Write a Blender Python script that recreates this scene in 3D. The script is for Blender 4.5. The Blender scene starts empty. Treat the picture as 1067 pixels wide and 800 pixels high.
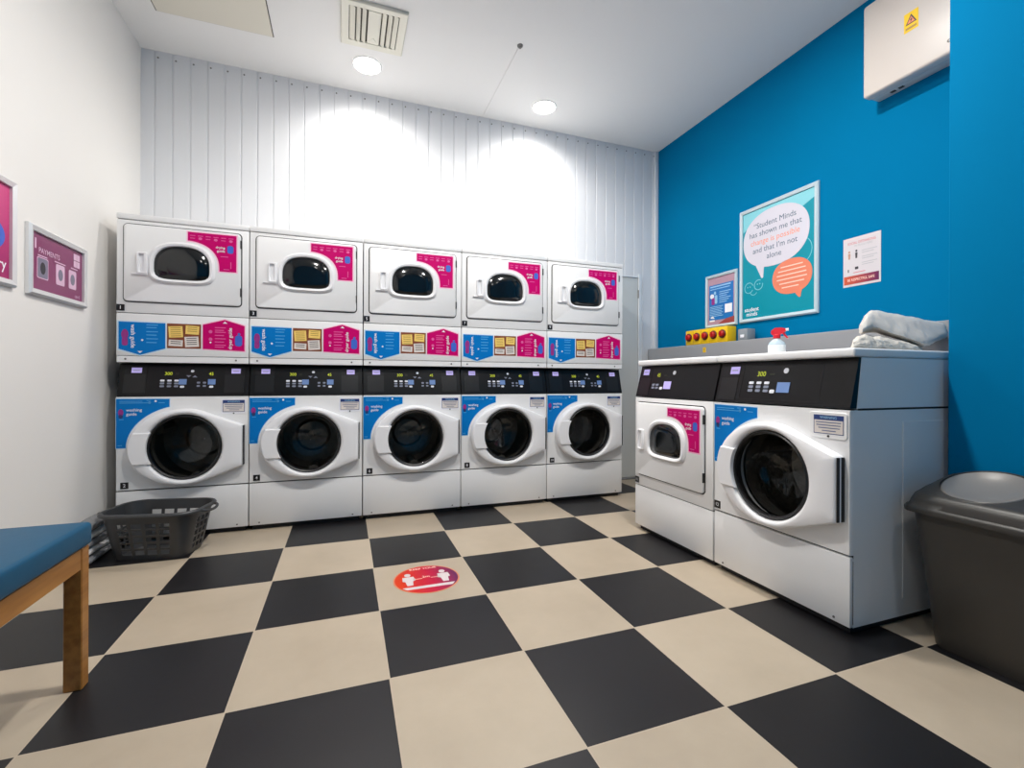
import bpy, bmesh, math, random
from mathutils import Vector, Matrix
random.seed(7)
C = bpy.context.scene.collection
PI = math.pi

# ------------------------------------------------------------------ materials
def lin(c):
    c = c / 255.0
    return c / 12.92 if c <= 0.04045 else ((c + 0.055) / 1.055) ** 2.4

def rgb(r, g, b):
    return (lin(r), lin(g), lin(b), 1.0)

def mat(name, col, rough=0.5, metal=0.0, spec=0.5, noise=0.0, nscale=8.0, bump=0.0, bscale=60.0, coat=0.0, emit=None, estr=0.0):
    m = bpy.data.materials.new(name)
    m.use_nodes = True
    nt = m.node_tree
    b = nt.nodes['Principled BSDF']
    c = rgb(*col)
    b.inputs['Base Color'].default_value = c
    b.inputs['Roughness'].default_value = rough
    b.inputs['Metallic'].default_value = metal
    b.inputs['Specular IOR Level'].default_value = spec
    b.inputs['Coat Weight'].default_value = coat
    if emit:
        b.inputs['Emission Color'].default_value = rgb(*emit)
        b.inputs['Emission Strength'].default_value = estr
    if noise or bump:
        tc = nt.nodes.new('ShaderNodeTexCoord')
        if noise:
            n = nt.nodes.new('ShaderNodeTexNoise')
            n.inputs['Scale'].default_value = nscale
            n.inputs['Detail'].default_value = 4
            nt.links.new(tc.outputs['Object'], n.inputs['Vector'])
            mx = nt.nodes.new('ShaderNodeMix'); mx.data_type = 'RGBA'
            mx.inputs['A'].default_value = tuple(min(1, v * (1 - noise)) for v in c[:3]) + (1,)
            mx.inputs['B'].default_value = tuple(min(1, v * (1 + noise)) for v in c[:3]) + (1,)
            nt.links.new(n.outputs['Fac'], mx.inputs['Factor'])
            nt.links.new(mx.outputs['Result'], b.inputs['Base Color'])
        if bump:
            n2 = nt.nodes.new('ShaderNodeTexNoise')
            n2.inputs['Scale'].default_value = bscale
            n2.inputs['Detail'].default_value = 3
            nt.links.new(tc.outputs['Object'], n2.inputs['Vector'])
            bp = nt.nodes.new('ShaderNodeBump')
            bp.inputs['Strength'].default_value = bump
            bp.inputs['Distance'].default_value = 0.01
            nt.links.new(n2.outputs['Fac'], bp.inputs['Height'])
            nt.links.new(bp.outputs['Normal'], b.inputs['Normal'])
    return m

def mat_glass(name, tint, alpha, rough=0.03, spec=(0.9, 0.95, 1.0)):
    m = bpy.data.materials.new(name); m.use_nodes = True
    nt = m.node_tree; nt.nodes.clear()
    out = nt.nodes.new('ShaderNodeOutputMaterial')
    gl = nt.nodes.new('ShaderNodeBsdfGlossy'); gl.inputs['Roughness'].default_value = rough
    gl.inputs['Color'].default_value = spec + (1,)
    tr = nt.nodes.new('ShaderNodeBsdfTransparent'); tr.inputs['Color'].default_value = tuple(alpha * v for v in tint) + (1,)
    lw = nt.nodes.new('ShaderNodeLayerWeight'); lw.inputs['Blend'].default_value = 0.5
    pw = nt.nodes.new('ShaderNodeMath'); pw.operation = 'POWER'; pw.inputs[1].default_value = 5.0
    nt.links.new(lw.outputs['Facing'], pw.inputs[0])
    ma = nt.nodes.new('ShaderNodeMath'); ma.operation = 'MULTIPLY_ADD'; ma.inputs[1].default_value = 0.5; ma.inputs[2].default_value = 0.04
    nt.links.new(pw.outputs[0], ma.inputs[0])
    mx = nt.nodes.new('ShaderNodeMixShader')
    nt.links.new(ma.outputs[0], mx.inputs['Fac'])
    nt.links.new(tr.outputs[0], mx.inputs[1]); nt.links.new(gl.outputs[0], mx.inputs[2])
    nt.links.new(mx.outputs[0], out.inputs['Surface'])
    return m

T = 0.4601038
GX, GY = -0.7818646, 2.9104144

def mat_floor():
    m = bpy.data.materials.new('checker_vinyl'); m.use_nodes = True
    nt = m.node_tree; N = nt.nodes.new; L = nt.links.new
    b = nt.nodes['Principled BSDF']
    tc = N('ShaderNodeTexCoord')
    sub = N('ShaderNodeVectorMath'); sub.operation = 'SUBTRACT'; sub.inputs[1].default_value = (GX, GY, -0.1)
    L(tc.outputs['Object'], sub.inputs[0])
    div = N('ShaderNodeVectorMath'); div.operation = 'SCALE'; div.inputs['Scale'].default_value = 1 / T
    L(sub.outputs[0], div.inputs[0])
    sp = N('ShaderNodeSeparateXYZ'); L(div.outputs[0], sp.inputs[0])
    def math_(op, a, bb=None):
        n = N('ShaderNodeMath'); n.operation = op
        for i, v in enumerate((a, bb)):
            if v is None: continue
            if isinstance(v, (int, float)): n.inputs[i].default_value = v
            else: L(v, n.inputs[i])
        return n.outputs[0]
    fx = math_('FLOOR', sp.outputs['X']); fy = math_('FLOOR', sp.outputs['Y'])
    s = math_('ADD', fx, fy)
    par = math_('FLOORED_MODULO', s, 2.0)            # tile i=0,j=-1 -> 1 -> black
    rx = math_('FRACT', sp.outputs['X']); ry = math_('FRACT', sp.outputs['Y'])
    ex = math_('MINIMUM', rx, math_('SUBTRACT', 1.0, rx)); ey = math_('MINIMUM', ry, math_('SUBTRACT', 1.0, ry))
    e = math_('MINIMUM', ex, ey)
    edge = math_('LESS_THAN', e, 0.0042)
    nz = N('ShaderNodeTexNoise'); nz.inputs['Scale'].default_value = 3.2; nz.inputs['Detail'].default_value = 6
    nz.inputs['Roughness'].default_value = 0.6
    L(tc.outputs['Object'], nz.inputs['Vector'])
    # beige tile: cloudy mottling, each tile with its own tone
    wn = N('ShaderNodeTexWhiteNoise'); wn.noise_dimensions = '2D'
    cb = N('ShaderNodeCombineXYZ'); L(fx, cb.inputs[0]); L(fy, cb.inputs[1]); L(cb.outputs[0], wn.inputs['Vector'])
    add = math_('ADD', math_('MULTIPLY', nz.outputs['Fac'], 1.5), math_('MULTIPLY', wn.outputs['Value'], 0.35))
    rp = N('ShaderNodeMapRange'); rp.inputs['From Min'].default_value = 0.45; rp.inputs['From Max'].default_value = 1.35
    L(add, rp.inputs['Value'])
    mb = N('ShaderNodeMix'); mb.data_type = 'RGBA'
    mb.inputs['A'].default_value = rgb(167, 153, 134); mb.inputs['B'].default_value = rgb(184, 170, 150)
    L(rp.outputs['Result'], mb.inputs['Factor'])
    md = N('ShaderNodeMix'); md.data_type = 'RGBA'
    md.inputs['A'].default_value = rgb(21, 20, 22); md.inputs['B'].default_value = rgb(28, 27, 29)
    L(rp.outputs['Result'], md.inputs['Factor'])
    mx = N('ShaderNodeMix'); mx.data_type = 'RGBA'
    L(par, mx.inputs['Factor']); L(mb.outputs['Result'], mx.inputs['A']); L(md.outputs['Result'], mx.inputs['B'])
    me = N('ShaderNodeMix'); me.data_type = 'RGBA'
    L(edge, me.inputs['Factor']); L(mx.outputs['Result'], me.inputs['A']); me.inputs['B'].default_value = rgb(182, 168, 148)
    L(me.outputs['Result'], b.inputs['Base Color'])
    rr = N('ShaderNodeMapRange'); rr.inputs['To Min'].default_value = 0.34; rr.inputs['To Max'].default_value = 0.46
    L(nz.outputs['Fac'], rr.inputs['Value']); L(rr.outputs['Result'], b.inputs['Roughness'])
    b.inputs['Specular IOR Level'].default_value = 0.35
    return m

def mat_wood():
    m = bpy.data.materials.new('oak_wood'); m.use_nodes = True
    nt = m.node_tree; N = nt.nodes.new; L = nt.links.new
    b = nt.nodes['Principled BSDF']
    tc = N('ShaderNodeTexCoord'); mp = N('ShaderNodeMapping'); mp.inputs['Scale'].default_value = (26, 2.2, 26)
    L(tc.outputs['Object'], mp.inputs['Vector'])
    nz = N('ShaderNodeTexNoise'); nz.inputs['Scale'].default_value = 1.6; nz.inputs['Detail'].default_value = 7
    L(mp.outputs[0], nz.inputs['Vector'])
    rp = N('ShaderNodeValToRGB')
    rp.color_ramp.elements[0].position = 0.3; rp.color_ramp.elements[0].color = rgb(142, 90, 36)
    rp.color_ramp.elements[1].position = 0.7; rp.color_ramp.elements[1].color = rgb(178, 122, 58)
    L(nz.outputs['Fac'], rp.inputs['Fac']); L(rp.outputs['Color'], b.inputs['Base Color'])
    b.inputs['Roughness'].default_value = 0.42
    return m

def mat_gradient(name, c0, c1, axis, lo, hi, rough=0.35, mid=None):
    """printed two-colour gradient that belongs to the print itself"""
    m = bpy.data.materials.new(name); m.use_nodes = True
    nt = m.node_tree; N = nt.nodes.new; L = nt.links.new
    b = nt.nodes['Principled BSDF']
    tc = N('ShaderNodeTexCoord'); sp = N('ShaderNodeSeparateXYZ'); L(tc.outputs['Object'], sp.inputs[0])
    mr = N('ShaderNodeMapRange'); mr.inputs['From Min'].default_value = lo; mr.inputs['From Max'].default_value = hi
    L(sp.outputs[axis], mr.inputs['Value'])
    mx = N('ShaderNodeMix'); mx.data_type = 'RGBA'
    mx.inputs['A'].default_value = rgb(*c0); mx.inputs['B'].default_value = rgb(*c1)
    L(mr.outputs['Result'], mx.inputs['Factor']); L(mx.outputs['Result'], b.inputs['Base Color'])
    if mid:
        cr = N('ShaderNodeValToRGB'); e = cr.color_ramp.elements
        e[0].color = rgb(*c0); e[1].color = rgb(*c1); e.new(0.52).color = rgb(*mid)
        L(mr.outputs['Result'], cr.inputs['Fac']); L(cr.outputs['Color'], b.inputs['Base Color'])
    b.inputs['Specular IOR Level'].default_value = 0.2
    b.inputs['Roughness'].default_value = rough
    return m

M = {}
M['floor'] = mat_floor()
M['wood'] = mat_wood()
M['wall_white'] = mat('white_paint', (228, 225, 221), 0.75, noise=0.012, nscale=2.0, bump=0.03, bscale=90)
M['panel_white'] = mat('white_panelling', (224, 225, 228), 0.42, noise=0.01, nscale=3.0)
M['ceiling'] = mat('ceiling_paint', (226, 225, 224), 0.8, noise=0.012, nscale=1.5)
M['blue'] = mat('blue_paint', (0, 112, 160), 0.8, spec=0.03, noise=0.03, nscale=1.6, bump=0.03, bscale=90)
M['door'] = mat('door_paint', (206, 208, 206), 0.5, noise=0.01)
M['trim'] = mat('trim_white', (222, 226, 230), 0.4)
M['ledge'] = mat('grey_laminate', (150, 152, 156), 0.42, noise=0.04, nscale=5)
M['mach'] = mat('enamel_grey_white', (234, 234, 234), 0.36, noise=0.012, nscale=4, bump=0.012, bscale=220)
M['mach_trim'] = mat('enamel_light', (238, 238, 238), 0.34)
M['plastic_white'] = mat('white_plastic', (238, 238, 240), 0.3)
M['seam'] = mat('dark_seam', (34, 34, 36), 0.7)
M['black'] = mat('black_panel', (12, 12, 14), 0.3, spec=0.3)
M['black_in'] = mat('black_inset', (9, 9, 11), 0.3)
M['black_line'] = mat('black_edge', (24, 23, 26), 0.4, spec=0.3)
M['rubber'] = mat('rubber_gasket', (26, 26, 28), 0.4)
M['glass'] = mat_glass('door_glass', (0.62, 0.62, 0.62), 1.0)
M['dglass'] = mat('dryer_glass', (12, 16, 19), 0.12, spec=0.6)
M['drum'] = mat('drum_steel', (150, 145, 136), 0.42, metal=0.8, noise=0.3, nscale=26, bump=0.35, bscale=60)
M['lcd'] = mat('lcd_lilac', (150, 140, 190), 0.3, emit=(186, 172, 232), estr=0.55)
M['led'] = mat('led_green', (120, 130, 20), 0.4, emit=(206, 218, 50), estr=0.8)
M['led_dim'] = mat('led_dark', (40, 44, 20), 0.4)
M['btn'] = mat('button_white', (226, 228, 236), 0.4)
M['btn_grey'] = mat('button_grey', (128, 134, 152), 0.4)
M['btn_blue'] = mat('button_blue', (104, 134, 186), 0.35)
M['sblue'] = mat('sticker_blue', (0, 116, 194), 0.45, spec=0.15)
M['sblue_l'] = mat('sticker_blue_light', (80, 165, 222), 0.4)
M['sedge_b'] = mat('sticker_edge_blue', (196, 226, 244), 0.4)
M['smag'] = mat('sticker_magenta', (196, 0, 104), 0.45, spec=0.12)
M['smag_l'] = mat('sticker_magenta_light', (222, 92, 160), 0.4)
M['sedge_m'] = mat('sticker_edge_pink', (250, 196, 222), 0.4)
M['swhite'] = mat('print_white', (236, 236, 242), 0.45)
M['floor_white'] = mat('floor_print_white', (206, 196, 196), 0.5)
M['spurple'] = mat('print_purple', (150, 40, 130), 0.45)
M['sbluefig'] = mat('print_figure_blue', (60, 100, 200), 0.45)
M['cork'] = mat('cork_brown', (126, 62, 28), 0.6, noise=0.2, nscale=90)
M['note_y'] = mat('note_yellow', (240, 206, 110), 0.6)
M['note_w'] = mat('note_pale', (222, 214, 208), 0.6)
M['ink'] = mat('ink_dark', (58, 56, 62), 0.5)
M['ink_brown'] = mat('ink_brown', (168, 132, 60), 0.5)
M['navy'] = mat('navy_print', (32, 58, 116), 0.45)
M['navy_lines'] = mat('navy_lines', (92, 104, 140), 0.45)
M['alu'] = mat('frame_aluminium', (226, 226, 226), 0.34, metal=0.35)
M['frame_w'] = mat('frame_pale', (186, 204, 212), 0.38)
M['teal'] = mat('poster_teal', (0, 140, 160), 0.4, spec=0.2)
M['teal_l'] = mat('poster_teal_pale', (120, 196, 208), 0.3)
M['bubble'] = mat('poster_bubble_white', (208, 205, 216), 0.5, spec=0.2)
M['orange_t'] = mat('poster_orange_text', (236, 140, 104), 0.4)
M['salmon'] = mat('poster_salmon', (224, 128, 100), 0.45, spec=0.2)
M['salmon_l'] = mat('poster_salmon_pale', (250, 206, 190), 0.35)
M['ptext'] = mat('poster_text_slate', (62, 92, 116), 0.4)
M['pblue'] = mat('leaflet_blue', (28, 112, 186), 0.35)
M['pblue_l'] = mat('leaflet_pale', (150, 196, 230), 0.35)
M['pmauve'] = mat('leaflet_mauve', (176, 140, 156), 0.35)
M['pred'] = mat('leaflet_red', (150, 66, 66), 0.35)
M['paper'] = mat('paper_white', (206, 200, 204), 0.55)
M['paper_grey'] = mat('paper_grey_print', (176, 176, 182), 0.55)
M['paper_red'] = mat('paper_red_print', (206, 112, 120), 0.5)
M['tan'] = mat('print_tan', (186, 140, 120), 0.5)
M['plum'] = mat('poster_plum', (134, 60, 102), 0.3)
M['plum_pale'] = mat('poster_plum_pale', (222, 186, 210), 0.35)
M['plum_grey'] = mat('poster_plum_grey', (128, 122, 142), 0.35)
M['yellow'] = mat('switch_yellow', (240, 196, 10), 0.4)
M['red'] = mat('switch_red', (186, 26, 22), 0.35)
M['maroon'] = mat('switch_collar', (96, 16, 14), 0.4)
M['sock'] = mat('socket_grey', (138, 146, 152), 0.4)
M['red_plastic'] = mat('spray_red', (206, 30, 48), 0.35)
M['bottle'] = mat('spray_bottle_white', (222, 228, 230), 0.3)
M['bottle_clear'] = mat('spray_bottle_milky', (176, 196, 208), 0.25)
M['cloth'] = mat('pale_sheet', (206, 200, 192), 0.45, noise=0.05, nscale=14, bump=0.5, bscale=16)
M['towel'] = mat('pale_towel', (210, 204, 194), 0.85, noise=0.08, nscale=30, bump=0.9, bscale=60)
M['cab'] = mat('cream_plastic', (202, 193, 186), 0.4)
M['cab_dark'] = mat('cabinet_base', (186, 186, 186), 0.45)
M['bin'] = mat('bin_plastic', (54, 51, 47), 0.42, bump=0.05, bscale=260)
M['bin_lid'] = mat('bin_lid_plastic', (54, 52, 49), 0.36, spec=0.4, bump=0.04, bscale=260)
M['bin_flap'] = mat('bin_flap_silver', (134, 131, 128), 0.28, metal=0.25)
M['basket'] = mat('basket_grey', (56, 57, 59), 0.36)
M['vinyl'] = mat('blue_vinyl', (0, 74, 106), 0.45, spec=0.3, noise=0.06, nscale=5, bump=0.12, bscale=7)
M['hatch'] = mat('hatch_paint', (214, 209, 196), 0.7)
M['vent'] = mat('vent_cream', (222, 219, 206), 0.5)
M['vent_dark'] = mat('vent_gap', (70, 66, 56), 0.8)
M['lamp'] = mat('lamp_diffuser', (255, 255, 255), 0.5, emit=(255, 252, 246), estr=9.0)
M['lamp_ring'] = mat('lamp_ring_white', (236, 236, 236), 0.4)
M['screw'] = mat('screw_zinc', (120, 118, 116), 0.4, metal=0.6)
M['rug_d'] = mat('bundle_dark', (140, 140, 142), 0.9, noise=0.15, nscale=60, bump=0.6, bscale=90)
M['rug_l'] = mat('bundle_light', (232, 230, 228), 0.9, noise=0.15, nscale=60, bump=0.6, bscale=90)
M['stk_red'] = mat_gradient('floor_sticker_print', (206, 58, 22), (88, 24, 78), 'X', -0.13, 0.15, mid=(184, 18, 56))
M['stk_edge'] = mat('floor_sticker_edge', (206, 128, 92), 0.5)
M['signband'] = mat_gradient('sign_band_print', (206, 92, 62), (96, 34, 84), 'X', 0.0, 0.21)
M['magposter'] = mat_gradient('magenta_poster_print', (206, 74, 130), (150, 40, 96), 'Z', 0.35, 0.0)

# ------------------------------------------------------------------ mesh builder
def P0(u, z, d):            # front plane of a thing: u to the right, z up, d out of the plane
    return (u, -d, z)

class MB:
    def __init__(self):
        self.v = []; self.f = []; self.m = []; self.mats = []
    def mi(self, m):
        if m not in self.mats: self.mats.append(m)
        return self.mats.index(m)
    def add(self, verts, faces, m):
        o = len(self.v); k = self.mi(m)
        self.v += [tuple(p) for p in verts]
        self.f += [tuple(i + o for i in f) for f in faces]
        self.m += [k] * len(faces)
        return self
    def bm(self, bm, m):
        bm.verts.index_update()
        self.add([v.co for v in bm.verts], [[v.index for v in f.verts] for f in bm.faces], m)
        bm.free(); return self
    def box(self, x0, x1, y0, y1, z0, z1, m, bev=0.0, seg=2):
        bm = bmesh.new()
        bmesh.ops.create_cube(bm, size=1)
        for v in bm.verts:
            v.co = Vector(((x0 + x1) / 2 + v.co.x * (x1 - x0), (y0 + y1) / 2 + v.co.y * (y1 - y0), (z0 + z1) / 2 + v.co.z * (z1 - z0)))
        if bev > 0:
            bmesh.ops.bevel(bm, geom=bm.edges[:], offset=bev, segments=seg, profile=0.5, affect='EDGES')
        return self.bm(bm, m)
    def loft(self, loops, m, cap0=False, cap1=False, closed=True):
        n = len(loops[0]); vs = [p for l in loops for p in l]; fs = []
        for i in range(len(loops) - 1):
            for j in range(n if closed else n - 1):
                k = (j + 1) % n
                fs.append((i * n + j, i * n + k, (i + 1) * n + k, (i + 1) * n + j))
        if cap0: fs.append(tuple(reversed(range(n))))
        if cap1: fs.append(tuple((len(loops) - 1) * n + j for j in range(n)))
        return self.add(vs, fs, m)
    def prism(self, pts, d0, d1, m, P=P0):
        a = [P(u, z, d0) for u, z in pts]; b = [P(u, z, d1) for u, z in pts]
        return self.loft([a, b], m, True, True)
    def lathe(self, prof, m, centre=(0, 0, 0), n=32, axis='Z', cap=True, a0=0.0):
        loops = []
        for r, h in prof:
            l = []
            for j in range(n):
                a = a0 + 2 * PI * j / n
                if axis == 'Z': l.append((centre[0] + r * math.cos(a), centre[1] + r * math.sin(a), centre[2] + h))
                elif axis == 'Y': l.append((centre[0] + r * math.cos(a), centre[1] + h, centre[2] + r * math.sin(a)))
                else: l.append((centre[0] + h, centre[1] + r * math.cos(a), centre[2] + r * math.sin(a)))
            loops.append(l)
        return self.loft(loops, m, cap, cap)
    def tube(self, path, r, m, n=8, closed=False):
        pts = [Vector(p) for p in path]; loops = []
        k = len(pts)
        for i, p in enumerate(pts):
            if closed: t = pts[(i + 1) % k] - pts[i - 1]
            else: t = pts[min(i + 1, k - 1)] - pts[max(i - 1, 0)]
            t.normalize()
            up = Vector((0, 0, 1)) if abs(t.z) < 0.9 else Vector((1, 0, 0))
            a = t.cross(up).normalized(); b = a.cross(t).normalized()
            rr = r[i] if isinstance(r, (list, tuple)) else r
            loops.append([tuple(p + a * rr * math.cos(2 * PI * j / n) + b * rr * math.sin(2 * PI * j / n)) for j in range(n)])
        if closed: loops.append(loops[0])
        return self.loft(loops, m, not closed, not closed)
    def mesh(self, name, smooth=35):
        me = bpy.data.meshes.new(name)
        me.from_pydata(self.v, [], self.f)
        for m in self.mats: me.materials.append(M[m] if isinstance(m, str) else m)
        me.polygons.foreach_set('material_index', self.m)
        bm = bmesh.new(); bm.from_mesh(me)
        bmesh.ops.remove_doubles(bm, verts=bm.verts[:], dist=1e-6)
        bmesh.ops.recalc_face_normals(bm, faces=bm.faces[:])
        bm.to_mesh(me); bm.free()
        if smooth:
            me.polygons.foreach_set('use_smooth', [True] * len(me.polygons))
            me.set_sharp_from_angle(angle=math.radians(smooth))
        me.update()
        return me
    def build(self, name, parent=None, smooth=35, label=None, flip=False):
        o = bpy.data.objects.new(name, self.mesh(name, smooth)); C.objects.link(o)
        if parent: o.parent = parent
        if label: o['label'] = label
        return o

def thing(name, label, cat, loc=(0, 0, 0), rz=0.0, group=None):
    o = bpy.data.objects.new(name, None); C.objects.link(o)
    o.location = loc; o.rotation_euler = (0, 0, rz); o.empty_display_size = 0.1
    return tag(o, label, cat, group)

def tag(o, label, cat, group=None, kind=None):
    o['label'] = label; o['category'] = cat
    if group: o['group'] = group
    if kind: o['kind'] = kind
    return o

def struct(o, label=None):
    o['kind'] = 'structure'
    if label: o['label'] = label
    return o

def copy_tree(o, parent=None):
    c = o.copy(); C.objects.link(c)
    if parent: c.parent = parent
    for ch in list(o.children): copy_tree(ch, c)
    return c

_tc = {}
def glyphs(s, size, align='LEFT', bold=0.0):
    key = (s, align, bold)
    if key not in _tc:
        cu = bpy.data.curves.new('txt', 'FONT'); cu.body = s; cu.size = 1.0; cu.align_x = align; cu.align_y = 'CENTER'
        cu.offset = bold; cu.resolution_u = 3; cu.fill_mode = 'FRONT'
        ob = bpy.data.objects.new('txt', cu); C.objects.link(ob)
        dg = bpy.context.evaluated_depsgraph_get()
        me = bpy.data.meshes.new_from_object(ob.evaluated_get(dg))
        _tc[key] = ([tuple(v.co) for v in me.vertices], [tuple(p.vertices) for p in me.polygons])
        bpy.data.objects.remove(ob); bpy.data.curves.remove(cu); bpy.data.meshes.remove(me)
    v, f = _tc[key]
    return [(a * size, b * size) for a, b, c in v], f

def text(mb, s, u, z, size, m, d=0.001, P=P0, align='LEFT', rot=0.0, bold=0.0, sx=1.0):
    v, f = glyphs(s, size, align, bold)
    c, sn = math.cos(rot), math.sin(rot)
    out = []
    for a, b in v:
        a *= sx
        out.append(P(u + a * c - b * sn, z + a * sn + b * c, d))
    return mb.add(out, f, m)

def rect(mb, u0, u1, z0, z1, m, d0=0.0, d1=0.001, P=P0):
    return mb.prism([(u0, z0), (u1, z0), (u1, z1), (u0, z1)], d0, d1, m, P)

def rrect(u0, u1, z0, z1, r, n=6):
    pts = []
    for cx, cz, a in ((u1 - r, z0 + r, -90), (u1 - r, z1 - r, 0), (u0 + r, z1 - r, 90), (u0 + r, z0 + r, 180)):
        for k in range(n + 1):
            t = math.radians(a + 90 * k / n)
            pts.append((cx + r * math.cos(t), cz + r * math.sin(t)))
    return pts

def inset(pts, k):
    """scale an outline about its centre by k metres in each direction"""
    us = [p[0] for p in pts]; zs = [p[1] for p in pts]
    cu, cz = (min(us) + max(us)) / 2, (min(zs) + max(zs)) / 2
    hu, hz = (max(us) - min(us)) / 2, (max(zs) - min(zs)) / 2
    return [(cu + (u - cu) * (hu - k) / hu, cz + (z - cz) * (hz - k) / hz) for u, z in pts]

def plate(mb, pts, d0, d1, m, bev=0.003, P=P0):
    """a slab with a softened front edge"""
    q = inset(pts, bev)
    return mb.loft([[P(u, z, d0) for u, z in pts], [P(u, z, d1 - bev) for u, z in pts], [P(u, z, d1) for u, z in q]], m, True, True)

def ellipse(cu, cz, a, b, n=40, t0=0.0, t1=2 * PI):
    full = abs(t1 - t0 - 2 * PI) < 1e-6
    k = n if full else n + 1
    return [(cu + a * math.cos(t0 + (t1 - t0) * i / n), cz + b * math.sin(t0 + (t1 - t0) * i / n)) for i in range(k)]

# ------------------------------------------------------------------ room shell
XL, XR, YB, YF, ZC = -1.325, 2.914, 3.85, -1.05, 3.222

mb = MB(); mb.box(XL - 0.1, XR + 0.1, YF - 0.1, YB + 0.1, -0.1, 0.0, 'floor')
struct(mb.build('floor'), 'black and beige chequered vinyl tile floor')

# ceiling
mb = MB(); mb.box(XL - 0.1, XR + 0.1, YF - 0.1, YB + 0.1, ZC, ZC + 0.1, 'ceiling')
struct(mb.build('ceiling'), 'plain white painted ceiling')

mb = MB(); mb.box(XL - 0.1, XL, YF - 0.1, YB + 0.1, 0, ZC, 'wall_white')
struct(mb.build('wall_left'), 'plain white painted side wall')
mb = MB(); mb.box(XR, XR + 0.1, YF - 0.1, YB + 0.1, 0, ZC, 'blue')
struct(mb.build('wall_right'), 'blue painted side wall')
mb = MB(); mb.box(XL, XR, YF - 0.1, YF, 0, ZC, 'blue')
struct(mb.build('wall_front'), 'blue painted wall behind the viewer')

# blue pillar projecting from the right wall
mb = MB(); mb.box(2.32, XR, -0.25, 1.18, 0, ZC, 'blue', 0.004, 1)
struct(mb.build('wall_pillar'), 'blue painted wall projection beside the grey bin')

# back wall: tongue and groove boards as one profile
DX0, DX1, DZ1 = 1.93, 2.695, 1.958
mb = MB()
prof = []
x = XL
step = 0.105
g = -1.245
edges = []
while g < XR:
    if g > XL + 0.01: edges.append(g)
    g += step
def board_prof(x0, x1):
    p = [(x0, 0.0)]
    for e in edges:
        if x0 + 0.012 < e < x1 - 0.012:
            p += [(e - 0.006, 0.0), (e - 0.002, 0.007), (e + 0.002, 0.007), (e + 0.006, 0.0)]
    p.append((x1, 0.0))
    return p
def strip(x0, x1, z0, z1):
    p = board_prof(x0, x1)
    a = [(px, YB + dy, z0) for px, dy in p]; b = [(px, YB + dy, z1) for px, dy in p]
    mb.loft([a, b], 'panel_white', closed=False)
strip(XL, DX0, 0, ZC); strip(DX0, DX1, DZ1, ZC); strip(DX1, XR, 0, ZC)
mb.box(XL, XR, YB + 0.012, YB + 0.1, 0, ZC, 'panel_white')
wb = struct(mb.build('wall_back', smooth=0), 'white tongue and groove panelled back wall')
for e in edges:
    for off in (0.0,):
        if e > XR - 0.05: continue
        s = MB(); s.lathe([(0.006, 0.0), (0.005, -0.003), (0.002, -0.004)], 'screw', (e + 0.018, YB, ZC - 0.045), 10, 'Y')
        s.build('screw', wb)

# service door in the back wall
mb = MB()
mb.box(DX0 + 0.004, DX1 - 0.004, YB + 0.002, YB + 0.011, 0.018, DZ1 - 0.004, 'door')
d = struct(mb.build('door_1', smooth=0), 'plain flush pale door beside the rightmost machine stack')
s = MB()
for z in (0.25, 1.80):
    s.lathe([(0.007, -0.04), (0.007, 0.04)], 'screw', (DX1 + 0.002, YB - 0.004, z), 10)
s.build('hinge', d)
# frame and corner trim
mb = MB()
mb.box(DX1, DX1 + 0.035, YB - 0.012, YB - 0.0005, 0, DZ1 + 0.035, 'trim', 0.003, 1)
mb.box(DX0 - 0.035, DX1, YB - 0.006, YB - 0.0005, DZ1, DZ1 + 0.012, 'trim', 0.002, 1)
struct(mb.build('trim_1'), 'pale door frame strip')
mb = MB(); mb.box(XR - 0.04, XR - 0.0005, YB - 0.022, YB - 0.0005, 1.27, ZC - 0.001, 'trim', 0.005, 2)
struct(mb.build('trim_2'), 'pale corner strip where panelling meets the blue wall')

# grey boxed-in ledge running along the blue wall behind the machines
mb = MB(); mb.box(2.79, XR - 0.0005, 1.185, YB - 0.024, 0.0, 1.262, 'ledge', 0.004, 1)
struct(mb.build('wall_ledge'), 'grey boxed ledge along the foot of the blue wall')
mb = MB(); mb.box(DX1 + 0.04, 2.789, YB - 0.014, YB - 0.0005, 0, 0.075, 'trim', 0.003, 1)
struct(mb.build('baseboard_back'))

# ------------------------------------------------------------------ washing machines and dryers
W = 0.683
def slope(z0, z1, r):
    return lambda u, z, d: (u, r * (z - z0) / (z1 - z0) - d, z)

WC = (0.35, 0.548)                         # centre of the round door
def door_hull(scale=1.0):
    pts = []
    for k in range(121):
        a = PI / 2 + PI * k / 120
        pts.append((0.283 * math.cos(a), 0.229 * math.sin(a)))
    for k in range(61):
        a = -PI / 2 + PI * k / 60
        pts.append((0.236 * math.cos(a), 0.229 * math.sin(a)))
    for zc in (0.123, -0.123):
        pts.append((0.306, zc * 1.0)); pts.append((0.300, zc * 1.045))
    # convex hull
    pts = sorted(set((round(a, 6), round(b, 6)) for a, b in pts))
    def half(ps):
        h = []
        for p in ps:
            while len(h) > 1 and (h[-1][0] - h[-2][0]) * (p[1] - h[-2][1]) - (h[-1][1] - h[-2][1]) * (p[0] - h[-2][0]) <= 0: h.pop()
            h.append(p)
        return h
    lo = half(pts); up = half(pts[::-1])
    return lo[:-1] + up[:-1]
HULL = door_hull()
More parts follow.
